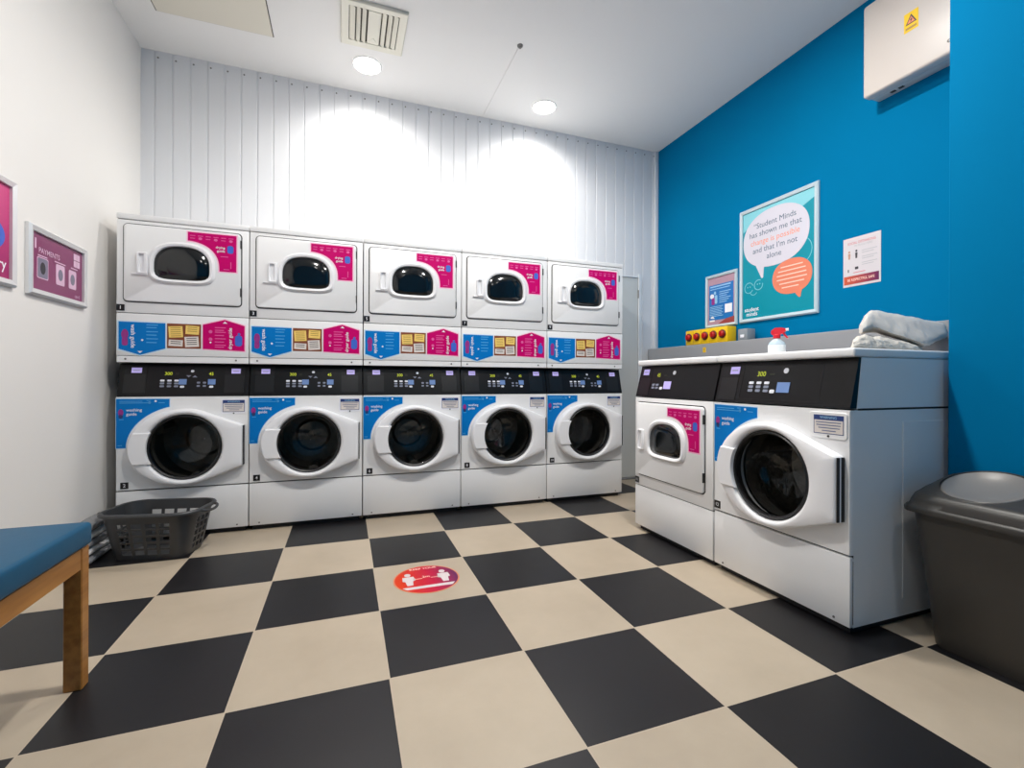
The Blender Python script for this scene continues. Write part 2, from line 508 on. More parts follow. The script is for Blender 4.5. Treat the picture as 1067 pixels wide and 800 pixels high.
def ray_hull(a, hull=HULL):
    dx, dz = math.cos(a), math.sin(a)
    best = None
    n = len(hull)
    for i in range(n):
        p, q = hull[i], hull[(i + 1) % n]
        ex, ez = q[0] - p[0], q[1] - p[1]
        det = ex * dz - ez * dx
        if abs(det) < 1e-12: continue
        # p + s e = t d
        t = (ex * p[1] - ez * p[0]) / (ex * dz - ez * dx)
        s = (dx * p[1] - dz * p[0]) / (ex * dz - ez * dx)
        if t > 0 and -1e-6 <= s <= 1 + 1e-6:
            if best is None or t > best: best = t
    return best
ANG = sorted(set([round(2 * PI * k / 96 - PI, 6) for k in range(96)] + [round(math.atan2(z, x), 6) for x, z in HULL if x > 0.29]))

def washer_door(parent):
    out = [(math.cos(a) * ray_hull(a), math.sin(a) * ray_hull(a)) for a in ANG]
    def L(f, d, k=1.0):
        return [P0(WC[0] + f(i)[0] * k, WC[1] + f(i)[1] * k, d) for i in range(len(ANG))]
    o = lambda i: out[i]
    def circ(r): return lambda i: (r * math.cos(ANG[i]), r * math.sin(ANG[i]))
    def mix(t, r): return lambda i: (out[i][0] * (1 - t) + r * math.cos(ANG[i]) * t, out[i][1] * (1 - t) + r * math.sin(ANG[i]) * t)
    m = MB()
    m.loft([L(o, 0.001), L(o, 0.034), L(o, 0.043, 0.985), L(o, 0.046, 0.965), L(mix(0.6, 0.212), 0.048), L(circ(0.212), 0.050), L(circ(0.203), 0.047), L(circ(0.196), 0.036), L(circ(0.193), 0.0)], 'plastic_white')
    dr = m.build('door', parent, 40, 'white oval plastic door')
    m = MB()
    m.lathe([(0.1925, -0.034), (0.186, -0.040), (0.180, -0.036), (0.176, -0.020), (0.180, 0.0)], 'rubber', (WC[0], 0, WC[1]), 64, 'Y', False)
    m.build('gasket', dr)
    m = MB()
    m.lathe([(0.184, -0.030), (0.176, -0.026), (0.168, -0.004), (0.150, 0.05), (0.118, 0.088), (0.110, 0.10), (0.06, 0.108), (0.004, 0.110)], 'glass', (WC[0], 0, WC[1]), 64, 'Y', False)
    m.build('door_glass', dr)
    # moulded handle grip on the left of the ring
    a, b = [], []
    rows = [(-0.092 + 0.184 * k / 12) for k in range(13)]
    lft, rgt = [], []
    for z in rows:
        xl = -0.283 * math.sqrt(1 - (z / 0.229) ** 2) * 0.972
        xr_ = -math.sqrt(0.187 ** 2 - z * z)
        lft.append((WC[0] + xl, WC[1] + z)); rgt.append((WC[0] + xr_, WC[1] + z))
    poly = lft + rgt[::-1]
    m = MB(); plate(m, poly, 0.030, 0.057, 'plastic_white', 0.004)
    m.build('handle', dr)
    m = MB(); m.box(0.6565, 0.6615, -0.040, -0.027, WC[1] - 0.122, WC[1] + 0.122, 'seam', 0.001, 1)
    m.box(0.6565, 0.6605, -0.0275, -0.0185, WC[1] - 0.122, WC[1] + 0.122, 'plastic_white')
    m.box(0.6565, 0.6615, -0.019, -0.001, WC[1] - 0.122, WC[1] + 0.122, 'seam', 0.001, 1)
    m.build('hinge', dr, label='dark hinge strip')
    return dr

def washer_shell(parent, D, top):
    """body with a round opening in its front panel, kick panel and base"""
    m = MB()
    x0, x1, z0, z1 = 0.003, 0.680, 0.303, 0.845
    ang = sorted(set([round(2 * PI * k / 72 - PI, 6) for k in range(72)] + [round(math.atan2(z - WC[1], x - WC[0]), 6) for x in (x0, x1) for z in (z0, z1)]))
    def rr(a):
        c, s = math.cos(a), math.sin(a)
        ts = []
        if c > 1e-9: ts.append((x1 - WC[0]) / c)
        if c < -1e-9: ts.append((x0 - WC[0]) / c)
        if s > 1e-9: ts.append((z1 - WC[1]) / s)
        if s < -1e-9: ts.append((z0 - WC[1]) / s)
        return min(ts)
    rec = [(math.cos(a) * rr(a), math.sin(a) * rr(a)) for a in ang]
    lp = lambda k, d: [P0(WC[0] + p[0] * k, WC[1] + p[1] * k, d) for p in rec]
    cl = lambda r, d: [P0(WC[0] + r * math.cos(a), WC[1] + r * math.sin(a), d) for a in ang]
    m.loft([lp(1, -0.02), lp(1, -0.004), lp(0.992, 0.0), cl(0.2, 0.0), cl(0.195, -0.03)], 'mach')
    # side, back and top skins
    y0 = 0.02
    zt = 0.85
    A = [(x0, y0, 0.03), (x1, y0, 0.03), (x1, D, 0.03), (x0, D, 0.03)]
    B = [(p[0], p[1], zt) for p in A]
    m.add(A + B, [(0, 3, 7, 4), (1, 2, 6, 5), (2, 3, 7, 6), (0, 1, 2, 3)], 'mach')
    m.box(x0 + 0.002, x1 - 0.002, y0, y0 + 0.004, 0.29, 0.31, 'seam')
    m.box(x0, x1, 0.0, 0.02, 0.843, 0.849, 'mach_trim')
    if top:
        # upper side skin behind the sloping control panel, and the lid
        q = [(0.036, 0.853), (D, 0.853), (D, 1.05), (0.062, 1.05)]
        m.loft([[(x0, y, z) for y, z in q], [(x1, y, z) for y, z in q]], 'mach', True, True)
        m.box(x0, x1, 0.04, D - 0.002, 0.848, 0.856, 'seam')
    else:
        q = [(0.02, 0.85), (D, 0.85), (D, 1.046), (0.056, 1.046)]
        m.loft([[(x0, y, z) for y, z in q], [(x1, y, z) for y, z in q]], 'seam', True, True)
    body = m.build('cabinet', parent, 40)
    if top:
        m = MB(); m.box(0.001, 0.682, 0.018, D, 1.052, 1.086, 'mach_trim', 0.008, 3)
        m.build('lid', parent)
    m = MB(); m.box(x0, x1, 0.001, 0.019, 0.032, 0.296, 'mach', 0.003, 2)
    for u in (0.06, 0.62):
        m.lathe([(0.005, 0.001), (0.004, -0.002)], 'screw', (u, 0, 0.048), 8, 'Y')
    m.build('kick_panel', parent)
    m = MB(); m.box(0.02, 0.663, 0.03, D - 0.02, 0.0005, 0.031, 'seam')
    m.build('base', parent, label='dark recessed base')
    # steel drum behind the glass
    m = MB()
    m.lathe([(0.188, 0.035), (0.2, 0.12), (0.235, 0.13), (0.238, 0.16), (0.238, 0.40), (0.20, 0.43), (0.12, 0.425), (0.10, 0.405), (0.03, 0.40), (0.004, 0.39)], 'drum', (WC[0], 0, WC[1]), 48, 'Y', False)
    for k in range(3):
        a = 0.6 + k * 2 * PI / 3
        c = (WC[0] + 0.215 * math.cos(a), 0, WC[1] + 0.215 * math.sin(a))
        m.tube([(c[0], 0.16, c[2]), (c[0], 0.39, c[2])], 0.035, 'drum', 8)
    m.build('drum', parent)
    return body

def blue_sticker(parent):
    def out(e):
        p = [(0.264 + e, 0.836 + e), (0.004 - e * 0.6, 0.838 + e), (0.004 - e * 0.6, 0.551 - e), (0.050 + e, 0.551 - e)]
        arc = []
        for k in range(21):
            t = k / 20
            a = math.radians(179.0 - t * 71)
            ra, rb = 0.300 - e, 0.252 - e
            arc.append((WC[0] + ra * math.cos(a), WC[1] + rb * math.sin(a)))
        arc[0] = (0.050 + e, 0.551 - e); arc.append((0.264 + e, 0.788 - e * 0.3))
        return p[:3] + arc
    m = MB(); m.prism(out(0.004), 0.0, 0.0007, 'sedge_b'); m.prism(out(0), 0.0006, 0.0012, 'sblue')
    o = m.build('guide_sticker', parent, 0, 'blue guide sticker')
    m = MB()
    text(m, 'washing', 0.052, 0.772, 0.024, 'swhite', 0.0016, bold=0.01)
    text(m, 'guide', 0.052, 0.748, 0.024, 'swhite', 0.0016, bold=0.01)
    m.build('lettering', o, 0)
    m = MB()
    for i, (u, z, w_) in enumerate([(0.02, 0.822, 0.11), (0.02, 0.812, 0.15), (0.15, 0.826, 0.02), (0.21, 0.812, 0.03), (0.018, 0.716, 0.022), (0.012, 0.565, 0.02)]):
        rect(m, u, u + w_, z, z + 0.0035, 'sblue_l', 0.001, 0.0015)
    m.prism(ellipse(0.195, 0.824, 0.006, 0.006, 12), 0.001, 0.0016, 'swhite')
    m.prism(ellipse(0.165, 0.815, 0.007, 0.007, 12), 0.001, 0.0015, 'sblue_l')
    m.build('small_print', o, 0)
    m = MB(); m.prism(ellipse(0.026, 0.758, 0.013, 0.02, 20), 0.001, 0.0015, 'spurple'); m.prism(ellipse(0.026, 0.735, 0.011, 0.012, 16), 0.001, 0.0015, 'navy')
    m.build('figure', o, 0)
    return o

def warning_label(parent, big):
    m = MB()
    if big: plate(m, rrect(0.520, 0.672, 0.735, 0.838, 0.012), 0.0, 0.005, 'mach', 0.002); d = 0.005
    else: plate(m, rrect(0.532, 0.668, 0.741, 0.833, 0.006), 0.0, 0.0015, 'swhite', 0.0005); d = 0.0015
    rect(m, 0.540, 0.660, 0.752, 0.826, 'navy', d - 0.0005, d + 0.0005)
    rect(m, 0.543, 0.657, 0.755, 0.806, 'note_w', d, d + 0.001)
    m.lathe([(0.005, -d + 0.001), (0.004, -d - 0.003)], 'ink', (0.6, 0, 0.744), 10, 'Y')
    o = m.build('warning_label', parent, 0, 'small white and navy warning label')
    m = MB()
    text(m, 'WARNING', 0.600, 0.816, 0.014, 'pblue_l', d + 0.0012, align='CENTER', bold=0.01)
    for k, (a, b) in enumerate([(0.55, 0.65), (0.552, 0.648), (0.56, 0.645), (0.575, 0.63)]):
        rect(m, a, b, 0.796 - k * 0.011, 0.7995 - k * 0.011, 'navy_lines', d + 0.0008, d + 0.0016)
    m.build('lettering', o, 0)
    return o

def number_plate(parent, u, z, s):
    m = MB(); rect(m, u, u + 0.038, z, z + 0.037, 'black_in', 0.0, 0.003)
    o = m.build('number_plate', parent, 0, 'black number plate')
    n = MB(); text(n, s, u + 0.019, z + 0.018, 0.027 if len(s) < 2 else 0.023, 'swhite', 0.0036, align='CENTER', bold=0.008)
    n.build('numeral', o, 0)
    return o

def renumber(root, s):
    """give a copied machine its own numeral"""
    for ch in root.children:
        if ch.name.split('.')[0] == 'number_plate':
            bb = ch.data.vertices
            u = min(v.co.x for v in bb); z = min(v.co.z for v in bb)
            n = MB(); text(n, s, u + 0.019, z + 0.018, 0.027 if len(s) < 2 else 0.023, 'swhite', 0.0036, align='CENTER', bold=0.008)
            for g_ in ch.children: g_.data = n.mesh('numeral', 0)

def control_panel_stack(parent):
    q = [(0.0, 0.852), (0.036, 0.852), (0.056, 1.046), (0.05, 1.046)]
    m = MB()
    m.loft([[(0.004, y, z) for y, z in q], [(0.679, y, z) for y, z in q]], 'black', True, True)
    o = m.build('control_panel', parent, 0, 'black sloping control panel')
    P = slope(0.852, 1.046, 0.05)
    for a, b in ((0.031, 0.139), (0.545, 0.652)):
        m = MB()
        rect(m, a, b, 0.872, 0.982, 'black_in', 0.0, 0.002, P)
        rect(m, a, b, 0.982, 1.038, 'black_line', 0.0, 0.0012, P)
        m.build('card_reader', o, 0)
    for a in (0.064, 0.580):
        m = MB(); rect(m, a, a + 0.05, 0.991, 1.022, 'lcd', 0.001, 0.0035, P)
        rect(m, a + 0.008, a + 0.042, 1.003, 1.007, 'btn_grey', 0.003, 0.004, P)
        m.build('screen', o, 0, 'small lit lilac screen')
    m = MB()
    text(m, '300', 0.228, 0.987, 0.027, 'led', 0.001, P); text(m, '30', 0.282, 0.987, 0.02, 'led_dim', 0.001, P)
    m.build('digits', o, 0, 'green lit digits'); m = MB()
    text(m, '45', 0.458, 0.987, 0.026, 'led', 0.001, P)
    m.build('digits', o, 0, 'green lit digits')
    m = MB()
    for u in (0.209, 0.245, 0.281):
        for z, c in ((0.940, 'btn'), (0.923, 'btn_grey'), (0.906, 'btn_grey')): m.prism(rrect(u, u + 0.022, z, z + 0.011, 0.004, 3), 0, 0.002, c, P)
    rect(m, 0.304, 0.344, 0.922, 0.955, 'btn_blue', 0, 0.002, P); m.prism(rrect(0.312, 0.334, 0.902, 0.915, 0.005, 3), 0, 0.002, 'btn', P)
    m.build('button_pad', o, 0); m = MB()
    for u in (0.398, 0.430):
        for z, c in ((0.928, 'btn_grey'), (0.908, 'btn_grey')): m.prism(rrect(u, u + 0.017, z, z + 0.011, 0.004, 3), 0, 0.002, c, P)
    for u in (0.456,): rect(m, u, u + 0.040, 0.922, 0.955, 'btn_blue', 0, 0.002, P); m.prism(rrect(u + 0.008, u + 0.030, 0.902, 0.915, 0.005, 3), 0, 0.002, 'btn', P)
    m.build('button_pad', o, 0); m = MB()
    m.prism(ellipse(0.371, 1.004, 0.009, 0.008, 12), 0, 0.002, 'btn', P)
    m.prism([(0.340, 0.978), (0.366, 0.978), (0.353, 0.966)], 0, 0.002, 'btn_grey', P)
    m.prism([(0.372, 0.966), (0.398, 0.966), (0.385, 0.978)], 0, 0.002, 'btn_grey', P)
    m.build('arrow_keys', o, 0)
    return o

def control_panel_single(parent, big):
    q = [(0.0, 0.856), (0.035, 0.856), (0.061, 1.050), (0.05, 1.050)]
    m = MB()
    m.loft([[(0.004, y, z) for y, z in q], [(0.679, y, z) for y, z in q]], 'black', True, True)
    P = slope(0.856, 1.050, 0.05)
    if big:
        rect(m, 0.150, 0.550, 0.872, 0.8745, 'black_line', 0, 0.0015, P); rect(m, 0.547, 0.550, 0.872, 1.036, 'black_line', 0, 0.0015, P)
        rect(m, 0.150, 0.153, 0.872, 1.036, 'black_line', 0, 0.0015, P); rect(m, 0.150, 0.550, 1.034, 1.036, 'black_line', 0, 0.0015, P)
    rect(m, 0.022, 0.128, 0.866, 0.975, 'black_in', 0.0, 0.002, P)
    rect(m, 0.022, 0.128, 0.980, 1.043, 'black_line', 0.0, 0.0014, P)
    o = m.build('control_panel', parent, 0, 'black sloping control panel')
    s = 0.0 if big else -0.03
    m = MB(); rect(m, 0.072 + s, 0.127 + s, 0.992, 1.028, 'lcd', 0.001, 0.0035, P); rect(m, 0.082 + s, 0.117 + s, 1.008, 1.012, 'btn_grey', 0.003, 0.004, P)
    m.build('screen', o, 0, 'small lit lilac screen')
    m = MB(); text(m, '300' if big else '45', 0.232 + 1.7 * s, 0.990, 0.032, 'led', 0.001, P); rect(m, 0.30 + s * 1.7, 0.325 + s * 1.7, 0.986, 0.992, 'led_dim', 0, 0.001, P)
    m.build('digits', o, 0, 'green lit digits')
    m = MB()
    us = (0.196, 0.238, 0.280) if big else (0.150, 0.186)
    for u in us:
        for z, c in ((0.944, 'btn'), (0.926, 'btn_grey'), (0.908, 'btn_grey'))[0 if big else 1:]:
            m.prism(rrect(u, u + 0.026, z, z + 0.012, 0.004, 3), 0, 0.002, c, P)
    b = 0.0 if big else -0.088
    m.prism(rrect(0.315 + b, 0.340 + b, 0.904, 0.920, 0.006, 3), 0, 0.002, 'btn', P)
    rect(m, 0.350 + b, 0.412 + b, 0.908, 0.953, 'btn_blue' if big else 'lcd', 0, 0.003, P)
    m.build('button_pad', o, 0); m = MB()
    m.prism(ellipse(0.382 + (0 if big else -0.046), 1.004, 0.012, 0.012, 14), 0, 0.003, 'btn', P)
    m.build('start_key', o, 0)
    return o

def dee(cu, cz, a, top, bot, n=48):
    pts = []
    for k in range(n):
        t = 2 * PI * k / n
        c, s = math.cos(t), math.sin(t)
        if s >= 0:
            e = 2.5
            r = (abs(c / a) ** e + abs(s / top) ** e) ** (-1 / e)
        else:
            e = 4.5
            r = (abs(c / a) ** e + abs(s / bot) ** e) ** (-1 / e)
        pts.append((cu + r * c, cz + r * s))
    return pts

def dryer_door(parent, u0, u1, z0, z1, wc, wa, wt, wb_, handle_box, wide):
    m = MB()
    plate(m, rrect(u0 - 0.0065, u1 + 0.0065, z0 - 0.0065, z1 + 0.0065, 0.026), -0.001, 0.0008, 'seam', 0.0003)
    plate(m, rrect(u0, u1, z0, z1, 0.02), 0.0, 0.013, 'mach', 0.004)
    dr = m.build('door', parent, 40)
    O = dee(wc[0], wc[1], wa + 0.030, wt + 0.028, wb_ + 0.024)
    A = dee(wc[0], wc[1], wa + 0.018, wt + 0.017, wb_ + 0.015)
    B = dee(wc[0], wc[1], wa + 0.005, wt + 0.005, wb_ + 0.005)
    I = dee(wc[0], wc[1], wa, wt, wb_)
    lp = lambda o, d: [P0(u, z, d) for u, z in o]
    m = MB(); m.loft([lp(O, 0.012), lp(O, 0.020), lp(A, 0.030), lp(B, 0.027), lp(I, 0.016)], 'plastic_white')
    m.build('window_frame', dr, 50)
    m = MB(); m.loft([lp(dee(wc[0], wc[1], wa + 0.003, wt + 0.003, wb_ + 0.003), 0.0132), lp(I, 0.0185), lp(dee(wc[0], wc[1], wa * 0.5, wt * 0.5, wb_ * 0.5), 0.0205)], 'dglass', True, True)
    m.build('window', dr, 60, 'dark dee-shaped window')
    hu0, hu1, hz0, hz1 = handle_box
    m = MB()
    # raised pull with a scooped finger pocket
    O = rrect(hu0, hu1, hz0, hz1, 0.007, 3)
    I = rrect(hu0 + 0.008, hu1 - (0.016 if wide else 0.008), hz0 + 0.010, hz1 - 0.008, 0.006, 3)
    lp2 = lambda o, d: [P0(u, z, d) for u, z in o]
    m.loft([lp2(O, 0.012), lp2(O, 0.028), lp2(inset(O, 0.003), 0.031), lp2(I, 0.030), lp2(inset(I, 0.003), 0.0145)], 'plastic_white', False, True)
    if wide: m.box(hu0 - 0.028, hu1, -0.026, -0.012, hz0 - 0.006, hz0 + 0.003, 'plastic_white', 0.002, 1)
    m.build('handle', dr, 40)
    for z in (z0 + 0.06, z1 - 0.09):
        m = MB(); m.box(u1 - 0.002, u1 + 0.006, -0.016, -0.001, z, z + 0.05, 'seam', 0.001, 1)
        m.build('hinge', dr, label='dark hinge')
    return dr

def magenta_sticker(parent, u0, u1, z0, z1, wc, ra, rt, D):
    """top right of the dryer door, its inner edge following the window"""
    def out(e):
        arc = []
        for k in range(19):
            t = math.radians(88 - 88 * k / 18)
            c, s = math.cos(t), math.sin(t)
            r = (abs(c / (ra - e)) ** 2.4 + abs(s / (rt - e)) ** 2.4) ** (-1 / 2.4)
            p = (wc[0] + r * c, wc[1] + r * s)
            if p[0] > u0 - e and p[1] > z0 - e: arc.append(p)
        arc = [(u0 - e, arc[0][1])] + arc + [(arc[-1][0], z0 - e)]
        return [(u1 + e, z0 - e), (u1 + e, z1 + e), (u0 - e, z1 + e)] + arc
    m = MB(); m.prism(out(0.007), D, D + 0.0007, 'sedge_m'); m.prism(out(0), D + 0.0006, D + 0.0012, 'smag')
    o = m.build('guide_sticker', parent, 0, 'magenta guide sticker')
    m = MB()
    um = u1 - 0.135
    text(m, 'drying', u1 - 0.062, z1 - 0.080, 0.020, 'swhite', D + 0.0016, align='RIGHT', bold=0.012)
    text(m, 'guide', u1 - 0.062, z1 - 0.101, 0.020, 'swhite', D + 0.0016, align='RIGHT', bold=0.012)
    m.build('lettering', o, 0)
    m = MB()
    w_ = u1 - u0
    for k in range(6):
        uu = u0 + 0.012 + k * (w_ - 0.03) / 5.6
        rect(m, uu, uu + 0.026, z1 - 0.022, z1 - 0.018, 'smag_l', D + 0.001, D + 0.0015)
        if k % 2: m.prism(ellipse(uu + 0.012, z1 - 0.036, 0.010, 0.008, 14), D + 0.001, D + 0.0015, 'smag_l')
        else: rect(m, uu, uu + 0.024, z1 - 0.038, z1 - 0.034, 'smag_l', D + 0.001, D + 0.0015)
    rect(m, u1 - 0.085, u1 - 0.045, z1 - 0.136, z1 - 0.132, 'smag_l', D + 0.001, D + 0.0015)
    rect(m, u1 - 0.032, u1 - 0.028, z1 - 0.205, z1 - 0.165, 'smag_l', D + 0.001, D + 0.0015)
    rect(m, u1 - 0.070, u1 - 0.038, z0 + 0.012, z0 + 0.016, 'smag_l', D + 0.001, D + 0.0015)
    m.build('small_print', o, 0)
    m = MB(); m.prism(rrect(u1 - 0.050, u1 - 0.016, z1 - 0.112, z1 - 0.064, 0.012, 4), D + 0.001, D + 0.0015, 'sbluefig')
    m.build('figure', o, 0)
    return o

# ---- one stacked dryer
def make_dryer():
    t = thing('tumble_dryer', '', 'tumble dryer', (0, 0, 0), 0, 'numbered tumble dryers stacked on the washers')
    D = 0.54
    m = MB()
    m.box(0.006, 0.677, 0.010, D, 1.050, 1.915, 'seam')
    m.box(0.003, 0.680, 0.0, D - 0.002, 1.343, 1.884, 'mach', 0.003, 2)
    m.box(0.002, 0.681, -0.004, D - 0.001, 1.888, 1.920, 'mach', 0.004, 2)
    m.box(0.003, 0.680, 0.0, D - 0.002, 1.092, 1.339, 'mach', 0.003, 2)
    m.box(0.003, 0.680, 0.004, D - 0.002, 1.052, 1.0905, 'mach', 0.002, 1)
    for u in (0.045, 0.61): m.lathe([(0.006, 0.004), (0.005, 0.001)], 'screw', (u, 0, 1.072), 8, 'Y')
    m.build('cabinet', t, 40)
    wc = (0.330, 1.626)
    dryer_door(t, 0.040, 0.637, 1.410, 1.858, wc, 0.140, 0.120, 0.078, (0.108, 0.160, 1.570, 1.696), True)
    magenta_sticker(t, 0.357, 0.614, 1.617, 1.843, wc, 0.192, 0.165, 0.013)
    number_plate(t, 0.004, 1.352, '1')
    # guide band below the door
    m = MB()
    e = 0.006
    pent = [(0.014, 1.289), (0.242, 1.287), (0.242, 1.137), (0.117, 1.096), (0.014, 1.130)]
    big = [(0.014 - e, 1.289 + e), (0.242 + e * .4, 1.287 + e), (0.242 + e * .4, 1.137 - e), (0.117, 1.096 - e), (0.014 - e, 1.130 - e)]
    m.prism(big, 0, 0.0007, 'sedge_b'); m.prism(pent, 0.0006, 0.0012, 'sblue')
    o = m.build('washing_banner', t, 0, 'blue guide banner pointing down')
    m = MB(); text(m, 'wash guide', 0.083, 1.205, 0.031, 'swhite', 0.0016, align='CENTER', rot=-PI / 2, bold=0.012)
    m.prism([(0.105, 1.119), (0.130, 1.119), (0.117, 1.107)], 0.001, 0.0016, 'swhite')
    m.build('lettering', o, 0)
    m = MB()
    for k, z in enumerate((1.272, 1.256, 1.232, 1.212, 1.190, 1.168)): rect(m, 0.148, 0.205 - 0.006 * (k % 2), z, z + 0.005, 'sblue_l', 0.001, 0.0015)
    m.prism(ellipse(0.128, 1.184, 0.006, 0.006, 12), 0.001, 0.0016, 'swhite')
    m.build('small_print', o, 0)
    m = MB(); m.prism(ellipse(0.044, 1.215, 0.017, 0.030, 20), 0.001, 0.0015, 'spurple'); m.prism(rrect(0.030, 0.058, 1.150, 1.196, 0.010, 3), 0.001, 0.0014, 'spurple')
    m.build('figure', o, 0)
    m = MB(); rect(m, 0.250, 0.424, 1.140, 1.288, 'cork', 0, 0.001)
    nb = m.build('notice_board', t, 0, 'brown notice board print with four notes')
    for u0, u1, z0, z1, tilt, c, ink in ((0.258, 0.330, 1.205, 1.272, 0.06, 'note_y', 'ink_brown'), (0.344, 0.414, 1.226, 1.278, -0.05, 'note_y', 'ink_brown'), (0.258, 0.330, 1.152, 1.190, -0.04, 'note_w', 'ink'), (0.340, 0.412, 1.150, 1.212, 0.07, 'note_w', 'ink')):
        m = MB(); cu, cz = (u0 + u1) / 2, (z0 + z1) / 2
        R = lambda u, z: (cu + (u - cu) * math.cos(tilt) - (z - cz) * math.sin(tilt), cz + (u - cu) * math.sin(tilt) + (z - cz) * math.cos(tilt))
        m.prism([R(u0, z0), R(u1, z0), R(u1, z1), R(u0, z1)], 0.0008, 0.0014, c)
        n = int((z1 - z0) / 0.013)
        for k in range(n):
            zz = z1 - 0.012 - k * 0.012
            if zz < z0 + 0.006: break
            m.prism([R(u0 + 0.010, zz), R(u1 - 0.010, zz), R(u1 - 0.010, zz + 0.004), R(u0 + 0.010, zz + 0.004)], 0.0013, 0.0018, ink)
        m.build('note', nb, 0)
    m = MB()
    pent = [(0.433, 1.139), (0.658, 1.130), (0.658, 1.288), (0.550, 1.322), (0.433, 1.287)]
    big = [(0.433 - e * .4, 1.139 - e), (0.658 + e, 1.130 - e), (0.658 + e, 1.288 + e), (0.550, 1.322 + e), (0.433 - e * .4, 1.287 + e)]
    m.prism(big, 0, 0.0007, 'sedge_m'); m.prism(pent, 0.0006, 0.0012, 'smag')
    o = m.build('drying_banner', t, 0, 'magenta guide banner pointing up')
    m = MB(); text(m, 'dryer guide', 0.580, 1.206, 0.029, 'swhite', 0.0016, align='CENTER', rot=PI / 2, bold=0.012)
    m.prism([(0.538, 1.299), (0.564, 1.299), (0.551, 1.312)], 0.001, 0.0016, 'swhite')
    m.build('lettering', o, 0)
    m = MB()
    for k, z in enumerate((1.270, 1.254, 1.242, 1.222, 1.202, 1.182, 1.162, 1.150)): rect(m, 0.497, 0.555 - 0.010 * (k % 2), z, z + 0.005, 'smag_l', 0.001, 0.0015)
    for z in (1.246, 1.200): m.prism(ellipse(0.474, z, 0.010, 0.010, 14), 0.001, 0.0015, 'smag_l')
    m.prism(ellipse(0.474, 1.180, 0.005, 0.005, 12), 0.001, 0.0016, 'swhite')
    m.build('small_print', o, 0)
    m = MB(); m.prism(rrect(0.605, 0.645, 1.160, 1.228, 0.016, 4), 0.001, 0.0015, 'sbluefig'); m.prism(ellipse(0.627, 1.236, 0.008, 0.008, 12), 0.001, 0.0014, 'sbluefig')
    m.build('figure', o, 0)
    return t

def make_washer(D=0.54, single=False, num='2'):
    t = thing('washing_machine', '', 'washing machine')
    washer_shell(t, D, single)
    if single: control_panel_single(t, True)
    else: control_panel_stack(t)
    washer_door(t)
    blue_sticker(t)
    warning_label(t, single)
    number_plate(t, 0.026 if not single else 0.006, 0.314, num)
    return t

ROWX, ROWY = -1.2525, 3.3045
where = [('stack nearest the white wall', 'behind the grey laundry basket'),
         ('second stack from the white wall', 'second in the row from the white wall'),
         ('middle stack of the five', 'in the middle of the row of five'),
         ('second stack from the pale door', 'second in the row from the pale door'),
         ('stack beside the pale door', 'standing next to the pale door')]
d0 = make_dryer(); w0 = make_washer()
for k in range(5):
    d = d0 if k == 0 else copy_tree(d0)
    w = w0 if k == 0 else copy_tree(w0)
    if k: renumber(d, str(2 * k + 1)); renumber(w, str(2 * k + 2))
    d.location = w.location = (ROWX + W * k, ROWY, 0)
    tag(d, 'pale grey tumble dryer number %d on top of the %s' % (2 * k + 1, where[k][0]), 'tumble dryer', 'tumble dryers stacked on the washers')
    tag(w, 'pale grey front-loading washing machine number %d %s' % (2 * k + 2, where[k][1]), 'washing machine', 'washing machines under the stacked dryers')

# ---- the freestanding pair on the right
RX = 1.782
wr = make_washer(0.70, True, '12')
wr.location = (RX, 1.885, 0); wr.rotation_euler = (0, 0, -PI / 2)
tag(wr, 'freestanding washing machine number 12 with folded sheet on its lid, beside the grey bin', 'washing machine')
m = MB(); m.box(0.6805, 0.6825, 0.30, 0.66, 0.10, 0.80, 'mach', 0.0009, 1)
m.build('side_panel', wr)

def make_single_dryer():
    t = thing('tumble_dryer', 'low freestanding tumble dryer number 11 beside the washer with the folded sheet', 'tumble dryer', (RX, 2.572, 0), -PI / 2)
    D = 0.70
    m = MB()
    m.box(0.006, 0.677, 0.010, D, 0.032, 0.852, 'seam')
    m.box(0.003, 0.680, 0.0, D - 0.002, 0.289, 0.850, 'mach', 0.003, 2)
    q = [(0.036, 0.853), (D, 0.853), (D, 1.05), (0.062, 1.05)]
    m.loft([[(0.003, y, z) for y, z in q], [(0.680, y, z) for y, z in q]], 'mach', True, True)
    m.build('cabinet', t, 40)
    m = MB(); m.box(0.001, 0.682, 0.018, D, 1.052, 1.086, 'mach_trim', 0.008, 3); m.build('lid', t)
    m = MB(); m.box(0.003, 0.680, 0.0, 0.02, 0.032, 0.284, 'mach', 0.003, 2); m.build('kick_panel', t)
    m = MB(); m.box(0.02, 0.663, 0.03, D - 0.02, 0.0005, 0.031, 'seam'); m.build('base', t, label='dark recessed base')
    control_panel_single(t, False)
    wc = (0.320, 0.588)
    dryer_door(t, 0.030, 0.622, 0.362, 0.818, wc, 0.142, 0.112, 0.075, (0.062, 0.112, 0.522, 0.650), False)
    magenta_sticker(t, 0.338, 0.597, 0.572, 0.798, wc, 0.196, 0.165, 0.013)
    number_plate(t, 0.006, 0.302, '11')
    return t
make_single_dryer()

# ------------------------------------------------------------------ right wall posters
def poster_at(name, label, cat, y_left, z_bot, group=None, x=XR):
    return thing(name, label, cat, (x, y_left, z_bot), -PI / 2, group)

